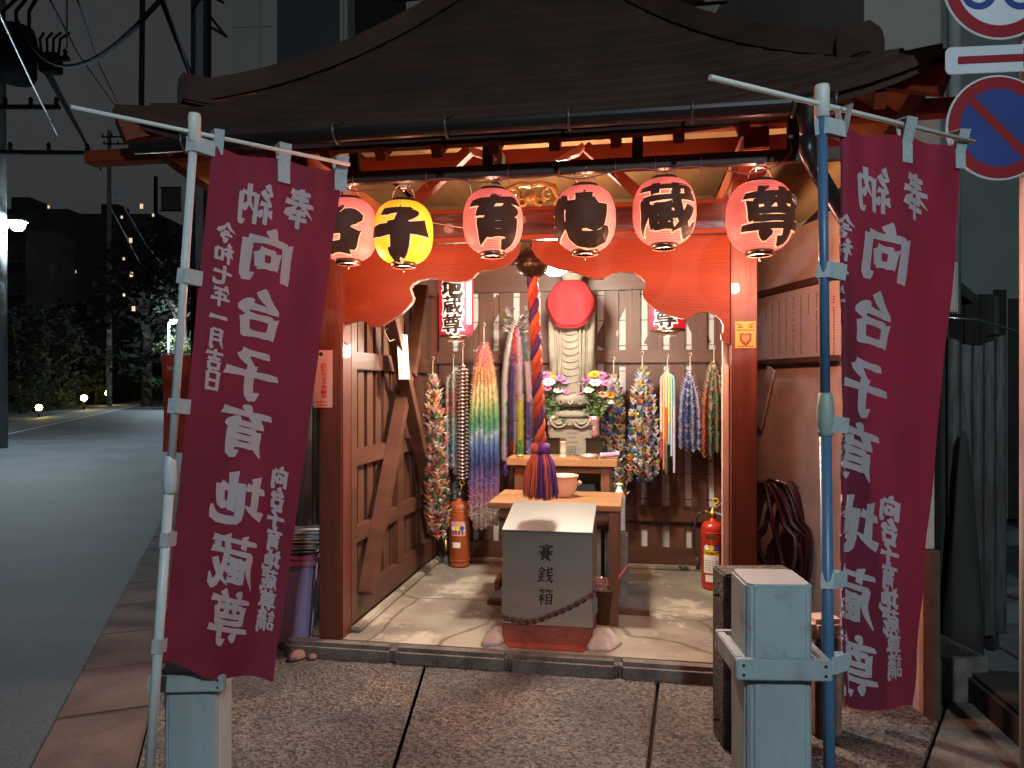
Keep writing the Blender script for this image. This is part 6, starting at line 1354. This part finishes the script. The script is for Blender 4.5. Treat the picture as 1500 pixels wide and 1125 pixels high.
b.box((-1.5, 0, -2.2), (-1.25, .2, 1.9)); b.box((-1.0, -.1, -1.0), (.8, -.02, -.9)); b.box((-1.0, -.1, .9), (.8, -.02, 1.0)); b.build("frame", MT["cable"], t)
def tree(lab, px, Y, h, cr, n, seed, m="dark_leaf", cat="tree", lo=.25, group="trees down the road", sq=1.0):
    p = at(px, 560, Y); r = random.Random(seed); t = thing("broadleaf_tree" if cat == "tree" else "garden_shrub", lab, cat, (p.x, Y, 0), 0, group)
    b = MB(); b.tube([(0, 0, 0), (.05, 0, h * .3), (-.05, .05, h * .6), (0, 0, h * .85)], [cr * .09, cr * .07, cr * .05, cr * .015], 8)
    for k in range(5): a = k * 1.3; b.tube([(0, 0, h * (.25 + .08 * k)), (cr * .4 * cos(a), cr * .4 * sin(a), h * (.42 + .08 * k)), (cr * .75 * cos(a), cr * .75 * sin(a), h * (.5 + .08 * k))], [cr * .04, cr * .025, cr * .01], 6)
    b.build("trunk", MT["bark"], t); b = MB(); cl = []
    for k in range(16): a = r.uniform(0, 6.28); z = r.uniform(lo, .95); q = cr * sqrt(max(.08, 1 - ((z - .55) / .55) ** 2)) * r.uniform(.3, .85); cl.append((q * cos(a), q * sin(a), z * h, cr * r.uniform(.22, .42)))
    for k in range(n):
        c = cl[r.randrange(len(cl))]; d = Vector((r.gauss(0, 1), r.gauss(0, 1), r.gauss(0, 1))).normalized() * c[3] * r.uniform(.4, 1.1) ; d.z *= sq; q = Vector(c[:3]) + d; e = Vector((r.gauss(0, 1), r.gauss(0, 1), r.gauss(0, .6))).normalized(); f = e.orthogonal().normalized(); s = cr * r.uniform(.05, .10)
        if q.z < .05: q.z = .05
        b.poly([q - e * s, q + f * s * .45, q + e * s, q - f * s * .45])
    b.build("crown", MT[m], t, fix=False); return t
tree("black tree rising under the far pole", 215, 50, 12.2, 4.2, 1500, 1)
tree("second black tree, nearer the left banner", 268, 46, 11.5, 3.6, 1400, 2)
tree("tall dark tree behind the stair tower's foot", 120, 58, 7.2, 4.2, 1300, 3)
tree("dark bushy tree leaning over the left footpath", 68, 45, 6.4, 3.0, 1300, 4)
tree("dark bushy tree at the left edge behind the lamp pole", 24, 41, 5.6, 2.6, 1100, 5)
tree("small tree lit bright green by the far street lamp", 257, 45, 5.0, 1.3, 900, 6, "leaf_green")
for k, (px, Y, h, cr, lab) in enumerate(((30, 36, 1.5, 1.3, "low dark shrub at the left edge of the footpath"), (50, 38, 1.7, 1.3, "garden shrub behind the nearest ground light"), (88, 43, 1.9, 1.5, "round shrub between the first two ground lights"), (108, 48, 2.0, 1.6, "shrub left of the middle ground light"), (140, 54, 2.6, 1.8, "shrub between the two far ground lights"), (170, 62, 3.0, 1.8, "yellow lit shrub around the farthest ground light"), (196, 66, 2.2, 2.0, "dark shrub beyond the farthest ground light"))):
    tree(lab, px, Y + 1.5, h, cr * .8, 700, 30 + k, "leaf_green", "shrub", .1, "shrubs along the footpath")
b = MB(); b.box((0, 0, 0), (1, 1, 1)); 
t = thing("clipped_hedge", "long clipped hedge across the end of the road", "hedge", (at(225, 560, 72).x, 72, 0)); b = MB(); r = random.Random(77); b.box((-2.6, .1, 0), (4.5, 1.2, .95))
for k in range(1500): q = Vector((r.uniform(-2.7, 4.5), r.uniform(-.05, .6), r.uniform(0, 1.12))); e = Vector((r.gauss(0, 1), r.gauss(0, 1), r.gauss(0, 1))).normalized() * .11; f = e.orthogonal() * .5; b.poly([q - e, q + f, q + e, q - f])
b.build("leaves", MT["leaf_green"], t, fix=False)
t = thing("gate_house", "dim grey house front at the end of the road", "house", (at(222, 560, 80).x, 80, 0)); b = MB(); b.box((-2, 0, 0), (3.5, 4, 7)); b.build("wall", MT["far_wall_light"], t); b = MB(); b.box((-1.2, -.05, .5), (2.2, -.002, 5.5)); b.build("window", MT["night_glass"], t)
for k, (px, py, Y, lab) in enumerate(((57, 597, 33.5, "nearest glowing ground light at the left footpath"), (123, 583, 43.5, "middle glowing ground light along the footpath"), (159, 576, 53, "farthest glowing ground light among lit leaves"))):
    p = at(px, py, Y); t = thing("garden_light", lab, "garden light", (p.x, p.y, 0), 0, "ground lights along the footpath"); z = max(.25, p.z)
    b = MB(); b.sm = True; s = Y / F * 4.6; b.lathe([(0, z - s), (s * .7, z - s * .7), (s, z), (s * .7, z + s * .7), (0, z + s)], 14); b.build("globe", MT["garden_bulb"], t)
    b = MB(); b.tube([(0, 0, 0), (0, 0, z - s * .9)], .05, 8); b.build("stem", MT["cable"], t)
for k, (px, py, lab) in enumerate(((207, 302, "warm lit window high over the dark trees"), (224, 315, "small lit window right of the highest one"), (178, 318, "faint lit stair window left of the highest window"), (191, 352, "lit stair window third from the top of its column"), (181, 379, "dim lit stair window in the middle of the column"), (192, 402, "lit stair window second from the bottom of its column"), (195, 452, "lowest lit stair window, the brightest"), (181, 432, "dim lit stair window just above the lowest"), (71, 303, "single lamp on the roof edge of the left apartment block"), (108, 348, "dim window on the left side of the dark block"), (110, 398, "dim window two floors down on the dark block"))):
    Y = 59 if k > 7 else 44.0; p = at(px, py, Y); t = thing("lit_window", lab, "window", p, 0, "lit windows in the distance"); s = Y / F * (3.4 if k in (0, 3, 5, 6) else 2.0)
    b = MB(); b.box((-s * .6, 0, -s), (s * .6, .05, s)); b.build("pane", MT["lit_window"] if k != 3 else MT["lit_window"], t); b = MB(); b.box((-s * .7, .06, -s * 1.1), (s * .7, .12, s * 1.1)); b.build("frame", MT["far_wall"], t)
# orange flag by the road
p = fl(240, 745); t = thing("orange_flag", "orange red banner with small white writing standing by the road behind the pale pole", "flag", (p.x, p.y, 0), 0)
Y = p.y; x0, x1 = at(238, 520, Y).x - p.x, at(285, 515, Y).x - p.x; z1 = at(238, 520, Y).z; z0 = at(238, 662, Y).z
fnf = lambda s, q: (x0 + (x1 - x0) * s, .03 * sin(7 * s + 4 * q) + .1 * s, z0 + (z1 - z0) * q - .03 * s * (1 - q))
b = MB(); b.sm = True
for i in range(20):
    for j in range(8): b.poly([fnf(j / 8, i / 20), fnf((j + 1) / 8, i / 20), fnf((j + 1) / 8, (i + 1) / 20), fnf(j / 8, (i + 1) / 20)])
b.build("cloth", MT["flag_orange"], t, fix=False); b = MB(); b.tube([(x1 + .02, .12, 0), (x1 + .02, .12, z1 + .12)], .013, 8); b.tube([(x0 - .02, -.0, z1 + .015), (x1 + .04, .12, z1 + .015)], .008, 6); b.build("flag_pole", MT["pole_white"], t)
b = MB(); type_mesh(b, "な\nい\nで\nく\nだ\nさ\nい", .085, lambda x, y, h: (lambda q: (q[0], q[1] - .006, q[2]))(fnf(.30 - x / (x1 - x0), .42 + y * 1.0 / (z1 - z0))), bold=.002); type_mesh(b, "注意", .06, lambda x, y, h: (lambda q: (q[0], q[1] - .006, q[2]))(fnf(.32 - x / (x1 - x0), .86 + y / (z1 - z0))), bold=.002); b.build("lettering", MT["banner_white"], t, fix=False)
